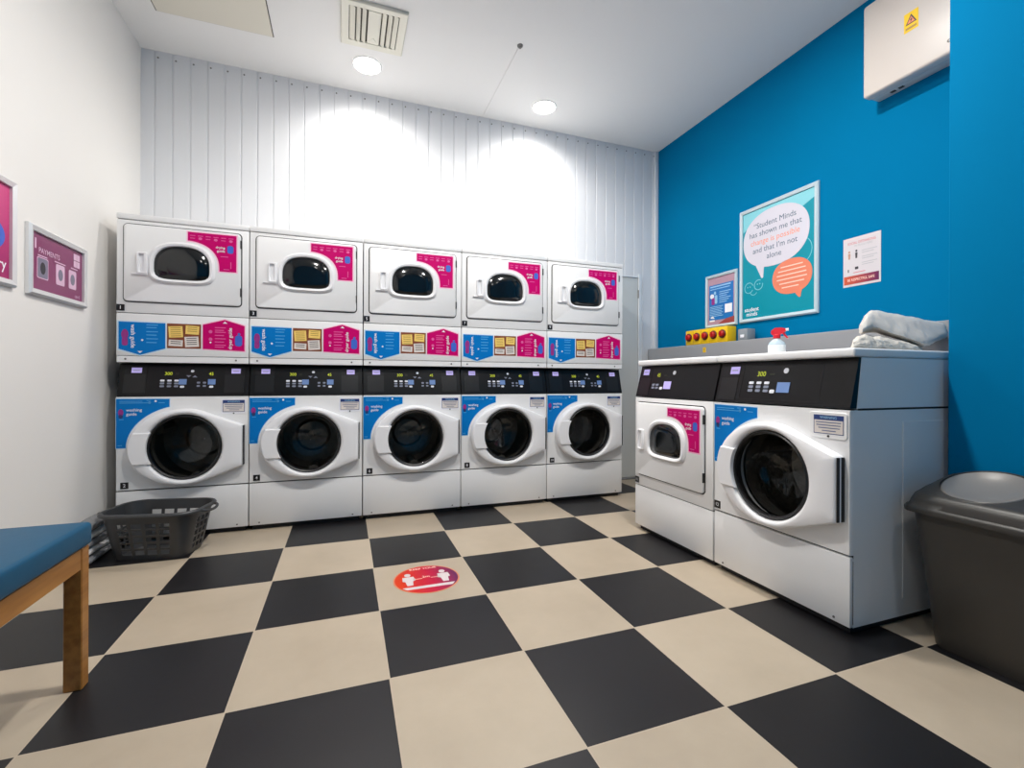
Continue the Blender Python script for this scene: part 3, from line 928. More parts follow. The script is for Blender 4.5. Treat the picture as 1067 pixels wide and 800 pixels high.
def snap_frame(parent, w_, h, bw, m='alu', depth=0.018):
    mb = MB()
    O = [(0, 0), (w_, 0), (w_, h), (0, h)]
    A = [(bw * .3, bw * .3), (w_ - bw * .3, bw * .3), (w_ - bw * .3, h - bw * .3), (bw * .3, h - bw * .3)]
    B = [(bw, bw), (w_ - bw, bw), (w_ - bw, h - bw), (bw, h - bw)]
    lp = lambda o, d: [P0(u, z, d) for u, z in o]
    mb.loft([lp(O, 0.0008), lp(O, depth * .6), lp(A, depth), lp(B, depth * .75), lp(B, 0.004)], m)
    return mb.build('frame', parent, 20)

def bubble_pts(cu, cz, a, b, tail, n=56, e=2.0):
    """oval speech bubble; tail = (angle from, angle to, tip)"""
    t0, t1, tip = tail
    pts = []
    k0 = math.radians(t1); k1 = math.radians(t0) + 2 * PI
    for i in range(n + 1):
        t = k0 + (k1 - k0) * i / n
        c, s = math.cos(t), math.sin(t)
        r = (abs(c) ** e + abs(s) ** e) ** (-1 / e)
        pts.append((cu + a * r * c, cz + b * r * s))
    pts.append((tip[0] - 0.008, tip[1] + 0.004)); pts.append(tip); pts.append((tip[0] + 0.008, tip[1] + 0.004))
    return pts

# large poster
t = poster_at('poster', 'large teal framed poster with white and orange speech bubbles on the blue wall', 'poster', 2.812, 1.405)
PW, PH = 0.643, 0.865
snap_frame(t, PW, PH, 0.027, 'frame_w', 0.02)
m = MB(); rect(m, 0.02, PW - 0.02, 0.02, PH - 0.02, 'teal', 0.001, 0.006)
sh = m.build('print', t, 0)
m = MB()
m.prism([(0.03, PH - 0.03), (0.616, PH - 0.03), (0.616, PH - 0.09), (0.52, PH - 0.13), (0.36, PH - 0.07), (0.18, PH - 0.09), (0.03, PH - 0.17)], 0.0055, 0.0064, 'teal_l')
m.build('pale_corner', sh, 0)
m = MB(); m.prism(bubble_pts(0.305, 0.600, 0.272, 0.212, (236, 252, (0.205, 0.315)), e=2.25), 0.006, 0.0072, 'bubble')
bb = m.build('speech_bubble', sh, 0, 'white speech bubble')
m = MB(); m.prism(bubble_pts(0.445, 0.282, 0.152, 0.122, (280, 300, (0.505, 0.125)), e=2.2), 0.006, 0.0072, 'salmon')
for k, (a, b) in enumerate([(0.36, 0.53), (0.34, 0.55), (0.33, 0.555), (0.33, 0.56), (0.35, 0.54), (0.37, 0.50)]):
    rect(m, a, b, 0.352 - k * 0.029, 0.359 - k * 0.029, 'salmon_l', 0.007, 0.0078)
m.build('speech_bubble', sh, 0, 'small orange speech bubble')
m = MB()
for i, (s, c) in enumerate((('“Student Minds', 'ptext'), ('has shown me that', 'ptext'), ('change is possible', 'orange_t'), ('and that I’m not', 'ptext'), ('alone', 'ptext'))):
    text(m, s, 0.305, 0.712 - i * 0.061, 0.058, c, 0.0078, align='CENTER', bold=0.0, sx=0.98)
m.build('lettering', sh, 0); m = MB()
text(m, 'student', 0.045, 0.095, 0.043, 'swhite', 0.0068, bold=0.012); text(m, 'minds', 0.062, 0.060, 0.043, 'swhite', 0.0068, bold=0.012)
m.build('logo', sh, 0)
def arc_band(mb, cu, cz, r, w_, a0, a1, m_, d0, d1, n=20):
    o = [(cu + (r + w_) * math.cos(math.radians(a0 + (a1 - a0) * k / n)), cz + (r + w_) * math.sin(math.radians(a0 + (a1 - a0) * k / n))) for k in range(n + 1)]
    i = [(cu + r * math.cos(math.radians(a0 + (a1 - a0) * k / n)), cz + r * math.sin(math.radians(a0 + (a1 - a0) * k / n))) for k in range(n + 1)]
    for k in range(n): mb.prism([o[k], o[k + 1], i[k + 1], i[k]], d0, d1, m_)
m = MB()
arc_band(m, 0.085, 0.262, 0.036, 0.006, 20, 330, 'teal_l', 0.006, 0.0066)
arc_band(m, 0.172, 0.272, 0.034, 0.006, 60, 370, 'teal_l', 0.006, 0.0066)
arc_band(m, 0.128, 0.235, 0.030, 0.005, 200, 330, 'teal_l', 0.006, 0.0066)
arc_band(m, 0.500, 0.440, 0.092, 0.004, -60, 50, 'teal_l', 0.006, 0.0066)
for u, z in ((0.074, 0.268), (0.096, 0.268), (0.163, 0.278), (0.184, 0.278)): m.prism(ellipse(u, z, 0.005, 0.005, 10), 0.006, 0.0066, 'teal_l')
m.build('line_drawing', sh, 0)

# small framed leaflet
t = poster_at('poster', 'small framed blue leaflet behind the yellow switch box', 'poster', 3.176, 1.403)
LW, LH = 0.338, 0.440
snap_frame(t, LW, LH, 0.022, 'frame_w')
m = MB(); rect(m, 0.016, LW - 0.016, 0.016, LH - 0.016, 'pmauve', 0.001, 0.005)
rect(m, 0.036, LW - 0.040, 0.060, 0.355, 'pblue', 0.0045, 0.0055); m.prism([(0.13, 0.022), (LW - 0.022, 0.022), (LW - 0.022, 0.075), (0.22, 0.062)], 0.005, 0.006, 'pred')
sh = m.build('print', t, 0)
m = MB()
rect(m, 0.050, 0.270, 0.335, 0.345, 'pblue_l', 0.0055, 0.0064); rect(m, 0.050, 0.260, 0.316, 0.322, 'pblue_l', 0.0055, 0.0064)
for k in range(6): rect(m, 0.150, 0.270 - 0.02 * (k % 3), 0.285 - k * 0.017, 0.291 - k * 0.017, 'pblue_l', 0.0055, 0.0064)
for k in range(7): rect(m, 0.045, 0.190 - 0.015 * (k % 2), 0.170 - k * 0.013, 0.175 - k * 0.013, 'pblue_l', 0.0055, 0.0064)
rect(m, 0.210, 0.285, 0.110, 0.180, 'swhite', 0.0055, 0.0064)
rect(m, 0.045, 0.100, 0.050, 0.062, 'swhite', 0.0055, 0.0064)
m.prism([(0.05, 0.078), (0.10, 0.074), (0.075, 0.098)], 0.0055, 0.0064, 'swhite')
m.build('small_print', sh, 0)
m = MB(); m.prism(ellipse(0.070, 0.262, 0.022, 0.020, 16), 0.0055, 0.0064, 'swhite'); m.prism(ellipse(0.102, 0.286, 0.012, 0.014, 14), 0.0055, 0.0064, 'pblue_l')
m.prism(rrect(0.065, 0.100, 0.190, 0.248, 0.010, 3), 0.0055, 0.0064, 'spurple'); m.prism(rrect(0.100, 0.128, 0.196, 0.268, 0.010, 3), 0.0055, 0.0062, 'pblue_l')
m.build('figure', sh, 0)

# paper sign
t = poster_at('paper_sign', 'white paper sign with a red-purple band at its foot on the blue wall', 'sign', 2.015, 1.537)
SW, SH = 0.215, 0.297
m = MB(); rect(m, 0, SW, 0, SH, 'paper', 0.0006, 0.002)
m.build('sheet', t, 0)
m = MB(); rect(m, 0.005, SW - 0.010, 0.014, 0.064, 'signband', 0.0018, 0.003)
bnd = m.build('band', t, 0, 'red to purple band')
m = MB(); text(m, 'BE RESPECTFUL SAFE', SW / 2 - 0.003, 0.039, 0.021, 'salmon_l', 0.0035, align='CENTER', bold=0.012, sx=0.8)
m.build('lettering', bnd, 0)
m = MB()
text(m, 'SOCIAL DISTANCING', SW / 2, 0.262, 0.021, 'paper_red', 0.0026, align='CENTER', bold=0.006, sx=0.8); text(m, 'IN PLACE HERE', SW / 2 + 0.01, 0.243, 0.015, 'paper_grey', 0.0026, align='CENTER', bold=0.006)
for k, z in enumerate((0.205, 0.192, 0.168, 0.156, 0.132, 0.120)): rect(m, 0.110, 0.195 - 0.018 * (k % 2), z, z + 0.004, 'paper_grey', 0.002, 0.0026)
rect(m, 0.060, 0.130, 0.080, 0.084, 'paper_red', 0.002, 0.0026)
m.build('small_print', t, 0)
for u, c in ((0.036, 'tan'), (0.078, 'ink')):
    m = MB(); m.prism(ellipse(u, 0.212, 0.006, 0.007, 12), 0.002, 0.0026, c); m.prism([(u - 0.007, 0.202), (u + 0.007, 0.202), (u + 0.005, 0.168), (u - 0.005, 0.168)], 0.002, 0.0026, c)
    m.build('pictogram', t, 0)
m = MB(); m.prism(rrect(0.070, 0.090, 0.100, 0.116, 0.004, 3), 0.002, 0.0026, 'ink'); m.build('pictogram', t, 0)
m = MB(); rect(m, 0.028, 0.034, 0.088, 0.106, 'ink', 0.002, 0.0026); m.build('pictogram', t, 0)

# ------------------------------------------------------------------ left wall frames (faces +x)
def left_at(name, label, cat, y_left, z_bot, group=None):
    return thing(name, label, cat, (XL, y_left, z_bot), PI / 2, group)
t = left_at('framed_poster', 'aluminium framed plum poster with three pale pictures on the white wall', 'poster', 2.638, 1.332)
FW, FH = 0.484, 0.316
snap_frame(t, FW, FH, 0.028, 'alu', 0.022)
m = MB(); rect(m, 0.02, FW - 0.02, 0.02, FH - 0.02, 'plum', 0.001, 0.006)
sh = m.build('print', t, 0)
m = MB(); text(m, 'PAYMENTS', 0.085, 0.212, 0.034, 'plum_pale', 0.0066, bold=0.008); rect(m, 0.058, 0.068, 0.215, 0.262, 'plum_pale', 0.006, 0.0066)
for a, b in ((0.08, 0.15), (0.21, 0.30), (0.35, 0.41)): rect(m, a, b, 0.186, 0.191, 'plum_pale', 0.006, 0.0066)
text(m, 'card', 0.385, 0.050, 0.026, 'plum_pale', 0.0066)
m.build('lettering', sh, 0)
for a, b, z0, z1, c in ((0.078, 0.155, 0.088, 0.178, 'plum_grey'), (0.225, 0.290, 0.085, 0.176, 'plum_pale'), (0.335, 0.395, 0.086, 0.172, 'plum_pale')):
    m = MB(); m.prism(rrect(a - 0.004, b + 0.004, z0 - 0.004, z1 + 0.004, 0.008, 3), 0.006, 0.0064, 'plum_pale'); m.prism(rrect(a, b, z0, z1, 0.008, 3), 0.0062, 0.0068, c)
    m.prism(ellipse((a + b) / 2, (z0 + z1) / 2, 0.020, 0.028, 18), 0.0066, 0.0072, 'plum_grey' if c == 'plum_pale' else 'ink')
    m.build('picture', sh, 0)
m = MB()
for i in range(2):
    for j in range(2): rect(m, 0.375 + i * 0.030, 0.402 + i * 0.030, 0.200 + j * 0.036, 0.232 + j * 0.036, 'plum_pale', 0.006, 0.0068)
m.build('pale_squares', sh, 0)

t = left_at('framed_poster', 'magenta framed poster cut by the left edge of the photo on the white wall', 'poster', 1.955, 1.338)
GW, GH = 0.600, 0.444
snap_frame(t, GW, GH, 0.028, 'alu', 0.022)
m = MB(); rect(m, 0.02, GW - 0.02, 0.02, GH - 0.02, 'magposter', 0.001, 0.006)
sh = m.build('print', t, 0)
m = MB(); m.prism(ellipse(0.42, 0.20, 0.125, 0.075, 30), 0.0055, 0.0068, 'sbluefig'); m.build('oval', sh, 0)
m = MB(); text(m, 'laundry', 0.552, 0.085, 0.06, 'swhite', 0.0068, align='RIGHT', bold=0.01); m.build('lettering', sh, 0)

# ------------------------------------------------------------------ things on the ledge
t = thing('isolator_box', 'long yellow switch box with five red knobs on the grey ledge', 'switch box', (2.800, 3.300, 1.2625), -PI / 2)
m = MB(); m.box(0, 0.468, 0.0, 0.095, 0.0, 0.125, 'yellow', 0.008, 2)
for k in range(1, 5): m.box(k * 0.0936 - 0.0008, k * 0.0936 + 0.0008, -0.0006, 0.002, 0.006, 0.119, 'ink_brown')
m.build('housing', t)
for k in range(5):
    u = 0.045 + k * 0.0945
    m = MB(); m.lathe([(0.034, 0.0), (0.034, -0.008), (0.030, -0.011)], 'maroon', (u, 0, 0.066), 24, 'Y')
    kb = m.build('knob', t)
    m = MB(); m.lathe([(0.024, -0.010), (0.023, -0.022), (0.019, -0.026)], 'red', (u, 0, 0.066), 20, 'Y')
    m.box(u - 0.005, u + 0.005, -0.036, -0.024, 0.045, 0.087, 'red', 0.002, 1)
    m.build('grip', kb)
m = MB(); rect(m, 0, 0.033, 0, 0.042, 'yellow', 0.0, 0.001)
for z in (0.028, 0.018, 0.008): rect(m, 0.006, 0.027, z, z + 0.005, 'ink_brown', 0.001, 0.0014)
o = m.build('hazard_sticker', None, 0); o.location = (2.79, 3.080, 1.190); o.rotation_euler = (0, 0, -PI / 2)
tag(o, 'tiny yellow sticker on the grey ledge below the red knobs', 'sticker')

t = thing('socket_box', 'small grey electrical box on the ledge beside the yellow switch box', 'electrical box', (2.800, 2.728, 1.2625), -PI / 2)
m = MB(); m.box(0, 0.088, 0.0, 0.08, 0, 0.085, 'sock', 0.006, 2); m.build('housing', t)
m = MB(); rect(m, 0.026, 0.060, 0.020, 0.042, 'swhite', 0.0, 0.003); m.build('rocker', t, 0, 'white rocker switch')

# electrical cabinet high on the wall
t = thing('electrical_cabinet', 'cream wall cabinet with yellow warning sign near the ceiling by the blue projection', 'cabinet', (2.914, 1.814, 2.570), -PI / 2)
m = MB(); m.box(0, 0.60, -0.075, -0.0008, 0.008, 0.514, 'cab_dark', 0.006, 2)
m.box(0.085, 0.11, -0.05, -0.03, 0.0065, 0.010, 'seam'); m.box(0.125, 0.15, -0.05, -0.03, 0.0065, 0.010, 'seam')
m.build('back_box', t)
m = MB(); m.box(-0.004, 0.604, -0.135, -0.077, 0.0, 0.522, 'cab', 0.014, 3); m.build('cover', t)
m = MB(); m.lathe([(0.008, -0.134), (0.008, -0.138), (0.005, -0.139)], 'screw', (0.40, 0, 0.06), 12, 'Y'); m.build('screw', t)
m = MB()
Pd = lambda u, z, d: (u, -0.135 - d, z)
m.prism([(0.205, 0.225), (0.270, 0.225), (0.270, 0.325), (0.205, 0.325)], 0, 0.001, 'yellow', Pd)
ws = m.build('warning_sign', t, 0, 'yellow warning sign')
m = MB(); m.prism([(0.212, 0.262), (0.263, 0.262), (0.2375, 0.312)], 0.001, 0.0016, 'ink', Pd); m.prism([(0.220, 0.267), (0.255, 0.267), (0.2375, 0.301)], 0.0015, 0.002, 'orange_t', Pd)
m.prism([(0.242, 0.295), (0.231, 0.280), (0.2375, 0.280), (0.234, 0.268), (0.245, 0.284), (0.2385, 0.284)], 0.0019, 0.0024, 'ink', Pd)
rect(m, 0.212, 0.263, 0.236, 0.248, 'ink_brown', 0.001, 0.0016, Pd)
m.build('pictogram', ws, 0)

# ------------------------------------------------------------------ spray bottle and folded cloths on washer 12
t = thing('spray_bottle', 'white spray bottle with red trigger head standing on the washer lid', 'spray bottle', (2.08, 1.775, 1.0865), math.radians(-60))
def oval_loft(prof, m_, n=24, cap=True):
    mb = MB(); mb.loft([[(a * math.cos(2 * PI * j / n), b * math.sin(2 * PI * j / n), z) for j in range(n)] for a, b, z in prof], m_, cap, cap); return mb
oval_loft([(0.036, 0.026, 0), (0.041, 0.030, 0.004), (0.041, 0.030, 0.052), (0.040, 0.029, 0.056)], 'bottle').build('label_sleeve', t, label='white lower body')
oval_loft([(0.040, 0.029, 0.056), (0.034, 0.026, 0.070), (0.020, 0.018, 0.082), (0.013, 0.013, 0.088), (0.013, 0.013, 0.094)], 'bottle_clear').build('shoulder', t, label='milky clear shoulder')
m = MB()
m.lathe([(0.017, 0.090), (0.017, 0.106), (0.013, 0.110)], 'red_plastic', (0, 0, 0), 18)
hp = [(-0.026, 0.118), (-0.020, 0.108), (0.014, 0.108), (0.030, 0.116), (0.040, 0.126), (0.040, 0.138), (0.020, 0.144), (-0.006, 0.144), (-0.024, 0.130)]
m.loft([[(x, -0.011, z) for x, z in hp], [(x, 0.011, z) for x, z in hp]], 'red_plastic', True, True)
hd = m.build('spray_head', t, 20, 'red trigger head')
m = MB(); tp = [(0.024, 0.118), (0.034, 0.118), (0.042, 0.104), (0.053, 0.090), (0.046, 0.088), (0.034, 0.100)]
m.loft([[(x, -0.006, z) for x, z in tp], [(x, 0.006, z) for x, z in tp]], 'red_plastic', True, True); m.build('trigger', hd, 20)
m = MB(); m.lathe([(0.006, 0.039), (0.007, 0.052)], 'btn', (0, 0, 0.133), 12, 'X'); m.build('nozzle', hd)

from mathutils import noise as NZ
def soft(loops, m_, amp, sc, seed, closed_caps=True):
    out = []
    for l in loops:
        o = []
        for p in l:
            v = Vector(p); n = NZ.noise_vector(v * sc + Vector((seed, 0, 0)))
            n2 = NZ.noise_vector(v * sc * 2.7 + Vector((seed, 4, 0)))
            q = v + (n + n2 * 0.45) * amp
            o.append(q)
        out.append(o)
    return out
def slab_loops(stations, n=36, e=3.2):
    """stations: (x, y0, y1, zlo_front, zhi_front, zlo_back, zhi_back)"""
    loops = []
    for x, y0, y1, a, b, c, d in stations:
        l = []
        for j in range(n):
            t = 2 * PI * j / n
            cc, s = math.cos(t), math.sin(t)
            r = (abs(cc) ** e + abs(s) ** e) ** (-1 / e)
            fy = 0.5 + 0.5 * r * cc; fz = 0.5 + 0.5 * r * s
            zl = a + (c - a) * fy; zh = b + (d - b) * fy
            l.append((x, y0 + (y1 - y0) * fy, zl + (zh - zl) * fz))
        loops.append(l)
    return loops
def dens(st, k=5):
    o = []
    for a, b in zip(st[:-1], st[1:]):
        for i in range(k): o.append(tuple(p + (q - p) * i / k for p, q in zip(a, b)))
    o.append(st[-1]); return o
ZT = 1.0870
def cloth(name, st, mm, amp, sc, seed, label, cat, floor_z, shear=1.45, ky=0.0):
    base = [[(p[0] + shear * (p[1] - 1.235), p[1], p[2]) for p in l] for l in slab_loops(dens(st), e=4.5)]
    lean = []
    for l in base:
        q = []
        for x, y, z in l:
            y2 = y + ky * (z - 1.10)
            q.append((x + shear * (y2 - y), y2, 0.96 + (z - 0.96) * (1 + 0.8 * (y2 - y) / y)))
        lean.append(q)
    loops = soft(lean, mm, amp, sc, seed)
    m = MB(); m.loft([[tuple((p.x, p.y, max(p.z, floor_z))) for p in l] for l in loops], mm, True, True)
    o = m.build(name, None, 60); tag(o, label, cat); return o
low = cloth('folded_towel', [(1.835, 1.28, 1.36, 1.088, 1.096, 1.088, 1.10), (1.846, 1.245, 1.42, 1.087, 1.118, 1.087, 1.13), (1.875, 1.238, 1.44, 1.087, 1.138, 1.087, 1.15), (1.92, 1.236, 1.45, 1.087, 1.147, 1.087, 1.16), (1.965, 1.240, 1.45, 1.087, 1.136, 1.087, 1.16), (2.00, 1.236, 1.45, 1.087, 1.142, 1.087, 1.16), (2.06, 1.238, 1.45, 1.087, 1.136, 1.087, 1.16), (2.14, 1.238, 1.44, 1.087, 1.124, 1.087, 1.145), (2.21, 1.240, 1.43, 1.087, 1.112, 1.087, 1.13), (2.27, 1.27, 1.38, 1.087, 1.10, 1.087, 1.11)],
            'towel', 0.007, 22, 3.3, 'pale crumpled towel under the folded sheet on the washer lid', 'towel', ZT, ky=0.7)
up = cloth('folded_sheet', [(1.888, 1.28, 1.38, 1.155, 1.168, 1.175, 1.19), (1.896, 1.245, 1.41, 1.150, 1.196, 1.17, 1.21), (1.925, 1.235, 1.43, 1.158, 1.230, 1.175, 1.240), (1.965, 1.232, 1.44, 1.168, 1.252, 1.18, 1.258), (2.00, 1.230, 1.44, 1.164, 1.254, 1.18, 1.258), (2.06, 1.228, 1.44, 1.150, 1.245, 1.17, 1.252), (2.09, 1.228, 1.44, 1.142, 1.243, 1.17, 1.254), (2.15, 1.226, 1.44, 1.128, 1.242, 1.16, 1.250), (2.22, 1.226, 1.44, 1.112, 1.237, 1.15, 1.244), (2.28, 1.226, 1.44, 1.099, 1.232, 1.14, 1.240), (2.31, 1.228, 1.44, 1.104, 1.228, 1.14, 1.236), (2.38, 1.232, 1.43, 1.128, 1.224, 1.15, 1.232), (2.46, 1.240, 1.42, 1.150, 1.222, 1.16, 1.228), (2.48, 1.27, 1.38, 1.165, 1.21, 1.17, 1.21)],
           'cloth', 0.0045, 15, 1.7, 'pale grey folded sheet lying on top of the towel on the washer lid', 'sheet', ZT, ky=1.0)

# ------------------------------------------------------------------ grey bin
def rr_loop(x0, x1, y0, y1, r, z, n=6):
    return [(a, b, z) for a, b in rrect(x0, x1, y0, y1, r, n)]
t = thing('swing_bin', 'dark grey plastic swing-lid bin in front of the blue wall projection', 'bin', (0, 0, 0))
m = MB()
def bb(z, k, r): # body, tapering downward
    x0, x1, y0, y1 = 1.998, 2.296, 0.690, 1.148
    return rr_loop(x0 + k * 0.45, x1 - k, y0 + k * 1.4, y1 - k * 1.4, r, z)
m.loft([bb(0.0, 0.056, 0.035), bb(0.006, 0.050, 0.040), bb(0.25, 0.028, 0.045), bb(0.476, 0.006, 0.05), bb(0.488, 0.004, 0.05)], 'bin', True, True)
m.build('body', t, 50)
BXC, BYC = 2.147, 0.919
def lid(z, i, e, sl=0.0, c=None, a=0.1645, b=0.247, n=72):
    cx, cy = c or (BXC, BYC)
    o = []
    for k in range(n):
        t_ = 2 * PI * k / n
        cc, ss = math.cos(t_), math.sin(t_)
        r = (abs(cc / (a - i)) ** e + abs(ss / (b - i)) ** e) ** (-1 / e)
        # start every ring at the same bearing so the rings stay aligned
        x, y = cx + r * cc, cy + r * ss
        o.append((x, y, z + sl * (x - BXC)))
    return o
EC = (2.137, 0.975)
def ell(k, dz): return lid(0.588 + dz, 0.0, 2.0, 0.36, EC, 0.113 * k, 0.122 * k)
m = MB()
m.loft([lid(0.478, 0.010, 9), lid(0.475, 0.001, 8), lid(0.489, 0.0, 8), lid(0.498, 0.004, 8), lid(0.503, 0.010, 8, 0.02), lid(0.528, 0.014, 7, 0.06), lid(0.552, 0.020, 6, 0.13),
        lid(0.571, 0.032, 5, 0.21), lid(0.582, 0.046, 4, 0.28), ell(1.07, 0.003), ell(1.02, 0.005), ell(0.99, -0.002)], 'bin_lid')
lo = m.build('lid', t, 60)
m = MB()
m.loft([ell(1.0, -0.004), ell(0.96, 0.004), ell(0.90, 0.001), ell(0.78, -0.007), ell(0.62, -0.015), ell(0.42, -0.021), ell(0.2, -0.0245), ell(0.02, -0.0255)], 'bin_flap', False, True)
m.build('flap', lo, 70, 'silvery dished oval swing flap')

# ------------------------------------------------------------------ bench
t = thing('bench', 'wooden bench with a teal blue vinyl seat pad by the white wall', 'bench', (0, 0, 0))
BX0, BX1, BY0, BY1 = -1.215, -0.758, 0.30, 1.828
m = MB(); m.box(BX0 - 0.006, BX1 + 0.008, BY0 - 0.005, BY1 + 0.004, 0.437, 0.508, 'vinyl', 0.013, 4)
m.build('seat_pad', t, 50, 'teal blue vinyl seat pad')
for sx in (0, 1):
    for sy in (0, 1):
        x0 = BX1 - 0.047 if sx else BX0; y0 = BY1 - 0.042 if sy else BY0
        m = MB(); m.box(x0, x0 + 0.047, y0, y0 + 0.042, 0, 0.436, 'wood', 0.003, 1); m.build('leg', t)
for xx in (BX0 + 0.002, BX1 - 0.026):
    m = MB(); m.box(xx, xx + 0.024, BY0 + 0.043, BY1 - 0.043, 0.371, 0.436, 'wood', 0.002, 1); m.build('apron', t)
for yy in (BY0 + 0.008, BY1 - 0.032):
    m = MB(); m.box(BX0 + 0.048, BX1 - 0.048, yy, yy + 0.024, 0.371, 0.436, 'wood', 0.002, 1); m.build('end_apron', t)

# ------------------------------------------------------------------ laundry basket
t = thing('laundry_basket', 'dark grey slotted plastic laundry basket on the floor before machine 2', 'laundry basket', (-0.956, 3.060, 0), math.radians(-12))
HX, HY, HZ = 0.228, 0.158, 0.250
NPER = []
def per(hx, hy, r, z):
    """rounded rectangle sampled the same way at every height: list of (point, kind)"""
    pts = []
    nl, ns, nc = 32, 18, 7
    def seg(p, q, n, tagk):
        for i in range(n): pts.append(((p[0] + (q[0] - p[0]) * i / n, p[1] + (q[1] - p[1]) * i / n, z), tagk, i))
    def cor(cx, cy, a0):
        for i in range(nc): 
            a = math.radians(a0 + 90 * i / nc); pts.append(((cx + r * math.cos(a), cy + r * math.sin(a), z), 'c', i))
    seg((-hx + r, -hy), (hx - r, -hy), nl, 'l'); cor(hx - r, -hy + r, -90)
    seg((hx, -hy + r), (hx, hy - r), ns, 's'); cor(hx - r, hy - r, 0)
    seg((hx - r, hy), (-hx + r, hy), nl, 'l'); cor(-hx + r, hy - r, 90)
    seg((-hx, hy - r), (-hx, -hy + r), ns, 's'); cor(-hx + r, -hy + r, 180)
    return pts
rows = [0.0, 0.012, 0.030, 0.056, 0.066, 0.092, 0.102, 0.128, 0.138, 0.164, 0.174, 0.200, 0.226, 0.246]
slot_rows = {2, 4, 6, 8, 10}
def bsize(z):
    k = z / HZ
    return 0.176 + (HX - 0.176) * k ** 0.9, 0.112 + (HY - 0.112) * k ** 0.9, 0.06 + 0.03 * k
bm = bmesh.new(); grid = []
kinds = None
for z in rows:
    hx, hy, r = bsize(z); p = per(hx, hy, r, z)
    kinds = [(k, i) for _, k, i in p]
    grid.append([bm.verts.new(c) for c, _, _ in p])
n = len(kinds)
for i in range(len(rows) - 1):
    for j in range(n):
        k, q = kinds[j]
        hole = False
        if i in slot_rows:
            if k == 'l' and q % 8 in (1, 2, 3, 4, 5, 6): hole = True
            if k == 's' and q % 6 in (1, 2, 3, 4): hole = True
        if not hole: bm.faces.new((grid[i][j], grid[i][(j + 1) % n], grid[i + 1][(j + 1) % n], grid[i + 1][j]))
bm.faces.new(list(reversed(grid[0])))
bmesh.ops.recalc_face_normals(bm, faces=bm.faces[:])
bmesh.ops.solidify(bm, geom=bm.faces[:], thickness=0.0032)
m = MB(); m.bm(bm, 'basket'); m.build('tub', t, 40)
m = MB()
def rim(o, z):
    return [c for c, _, _ in per(HX + o, HY + o, 0.09 + o, z)]
m.loft([rim(-0.004, 0.244), rim(-0.003, 0.253), rim(0.004, 0.257), rim(0.014, 0.255), rim(0.019, 0.248), rim(0.018, 0.240), rim(0.013, 0.241), rim(0.010, 0.247), rim(0.0, 0.247), rim(-0.004, 0.244)], 'basket')
rm = m.build('rim', t, 50)
for sx in (-1, 1):
    m = MB()
    path = []
    for k in range(13):
        a = math.radians(-90 + 180 * k / 12)
        path.append((sx * (HX + 0.010 + 0.036 * max(0, math.cos(a)) ** 0.5), 0.072 * math.sin(a), 0.246 - 0.012 * math.cos(a)))
    m.tube(path, 0.0075, 'basket', 8); m.build('handle', t)

# folded bundle behind the basket by the wall
m = MB()
ly = 0.0
for k in range(5):
    z0 = 0.001 + k * 0.0405
    st = []
    for y, s in ((2.93, 0.6), (2.95, 0.95), (3.05, 1.0), (3.14, 1.0), (3.22, 0.95), (3.25, 0.6)):
        st.append((y, s))
    loops = []
    for y, s in st:
        l = []
        for j in range(20):
            a = 2 * PI * j / 20; e = 3.0
            c_, s_ = math.cos(a), math.sin(a); r = (abs(c_) ** e + abs(s_) ** e) ** (-1 / e)
            l.append((-1.2655 + (0.048 - 0.004 * (k % 2)) * s * r * c_ - 0.002 * k, y, z0 + 0.0195 + 0.0195 * s * r * s_ + 0.004 * math.sin(y * 19 + k) * (0 if k == 0 else 1)))
        loops.append(l)
    m.loft(loops, 'rug_l' if k % 2 else 'rug_d', True, True)
o = m.build('folded_mat', None, 60)
tag(o, 'grey striped folded cloth bundle on the floor between wall and laundry basket', 'folded mat')

# ------------------------------------------------------------------ floor sticker
t = thing('floor_sticker', 'round red distancing sticker with two white figures on a beige floor tile', 'sticker', (0.373, 2.238, 0.0), math.radians(0))
F = lambda u, v, d: (u, v, d)
m = MB(); m.prism(ellipse(0, 0, 0.157, 0.157, 56), 0.0002, 0.0008, 'stk_edge', F); m.prism(ellipse(0, 0, 0.150, 0.150, 56), 0.0007, 0.0012, 'stk_red', F)
m.build('disc', t, 0)
m = MB()
m.prism([(-0.122, -0.075), (0.122, -0.075), (0.105, -0.100), (-0.105, -0.100)], 0.0011, 0.0016, 'floor_white', F)
text(m, 'KEEP YOUR', 0.0, 0.122, 0.026, 'salmon_l', 0.0016, F, 'CENTER', bold=0.01); text(m, '2m', 0.0, 0.022, 0.03, 'salmon_l', 0.0016, F, 'CENTER', bold=0.01)
rect(m, -0.052, -0.02, 0.004, 0.008, 'salmon_l', 0.0011, 0.0016, F); rect(m, 0.022, 0.054, 0.004, 0.008, 'salmon_l', 0.0011, 0.0016, F)
for sx in (-1, 1): m.prism([(sx * 0.064, 0.006), (sx * 0.052, 0.015), (sx * 0.052, -0.003)], 0.0011, 0.0016, 'salmon_l', F)
m.build('lettering', t, 0)
for sx in (-1, 1):
    m = MB(); c = sx * 0.084
    m.prism(ellipse(c, 0.062, 0.015, 0.018, 18), 0.0011, 0.0016, 'floor_white', F)
    m.prism([(c - 0.026, 0.040), (c + 0.026, 0.040), (c + 0.030, -0.004), (c + 0.018, -0.010), (c + 0.014, -0.056), (c - 0.014, -0.056), (c - 0.018, -0.010), (c - 0.030, -0.004)], 0.0011, 0.0016, 'floor_white', F)
    m.build('pictogram', t, 0, 'white standing figure pictogram')

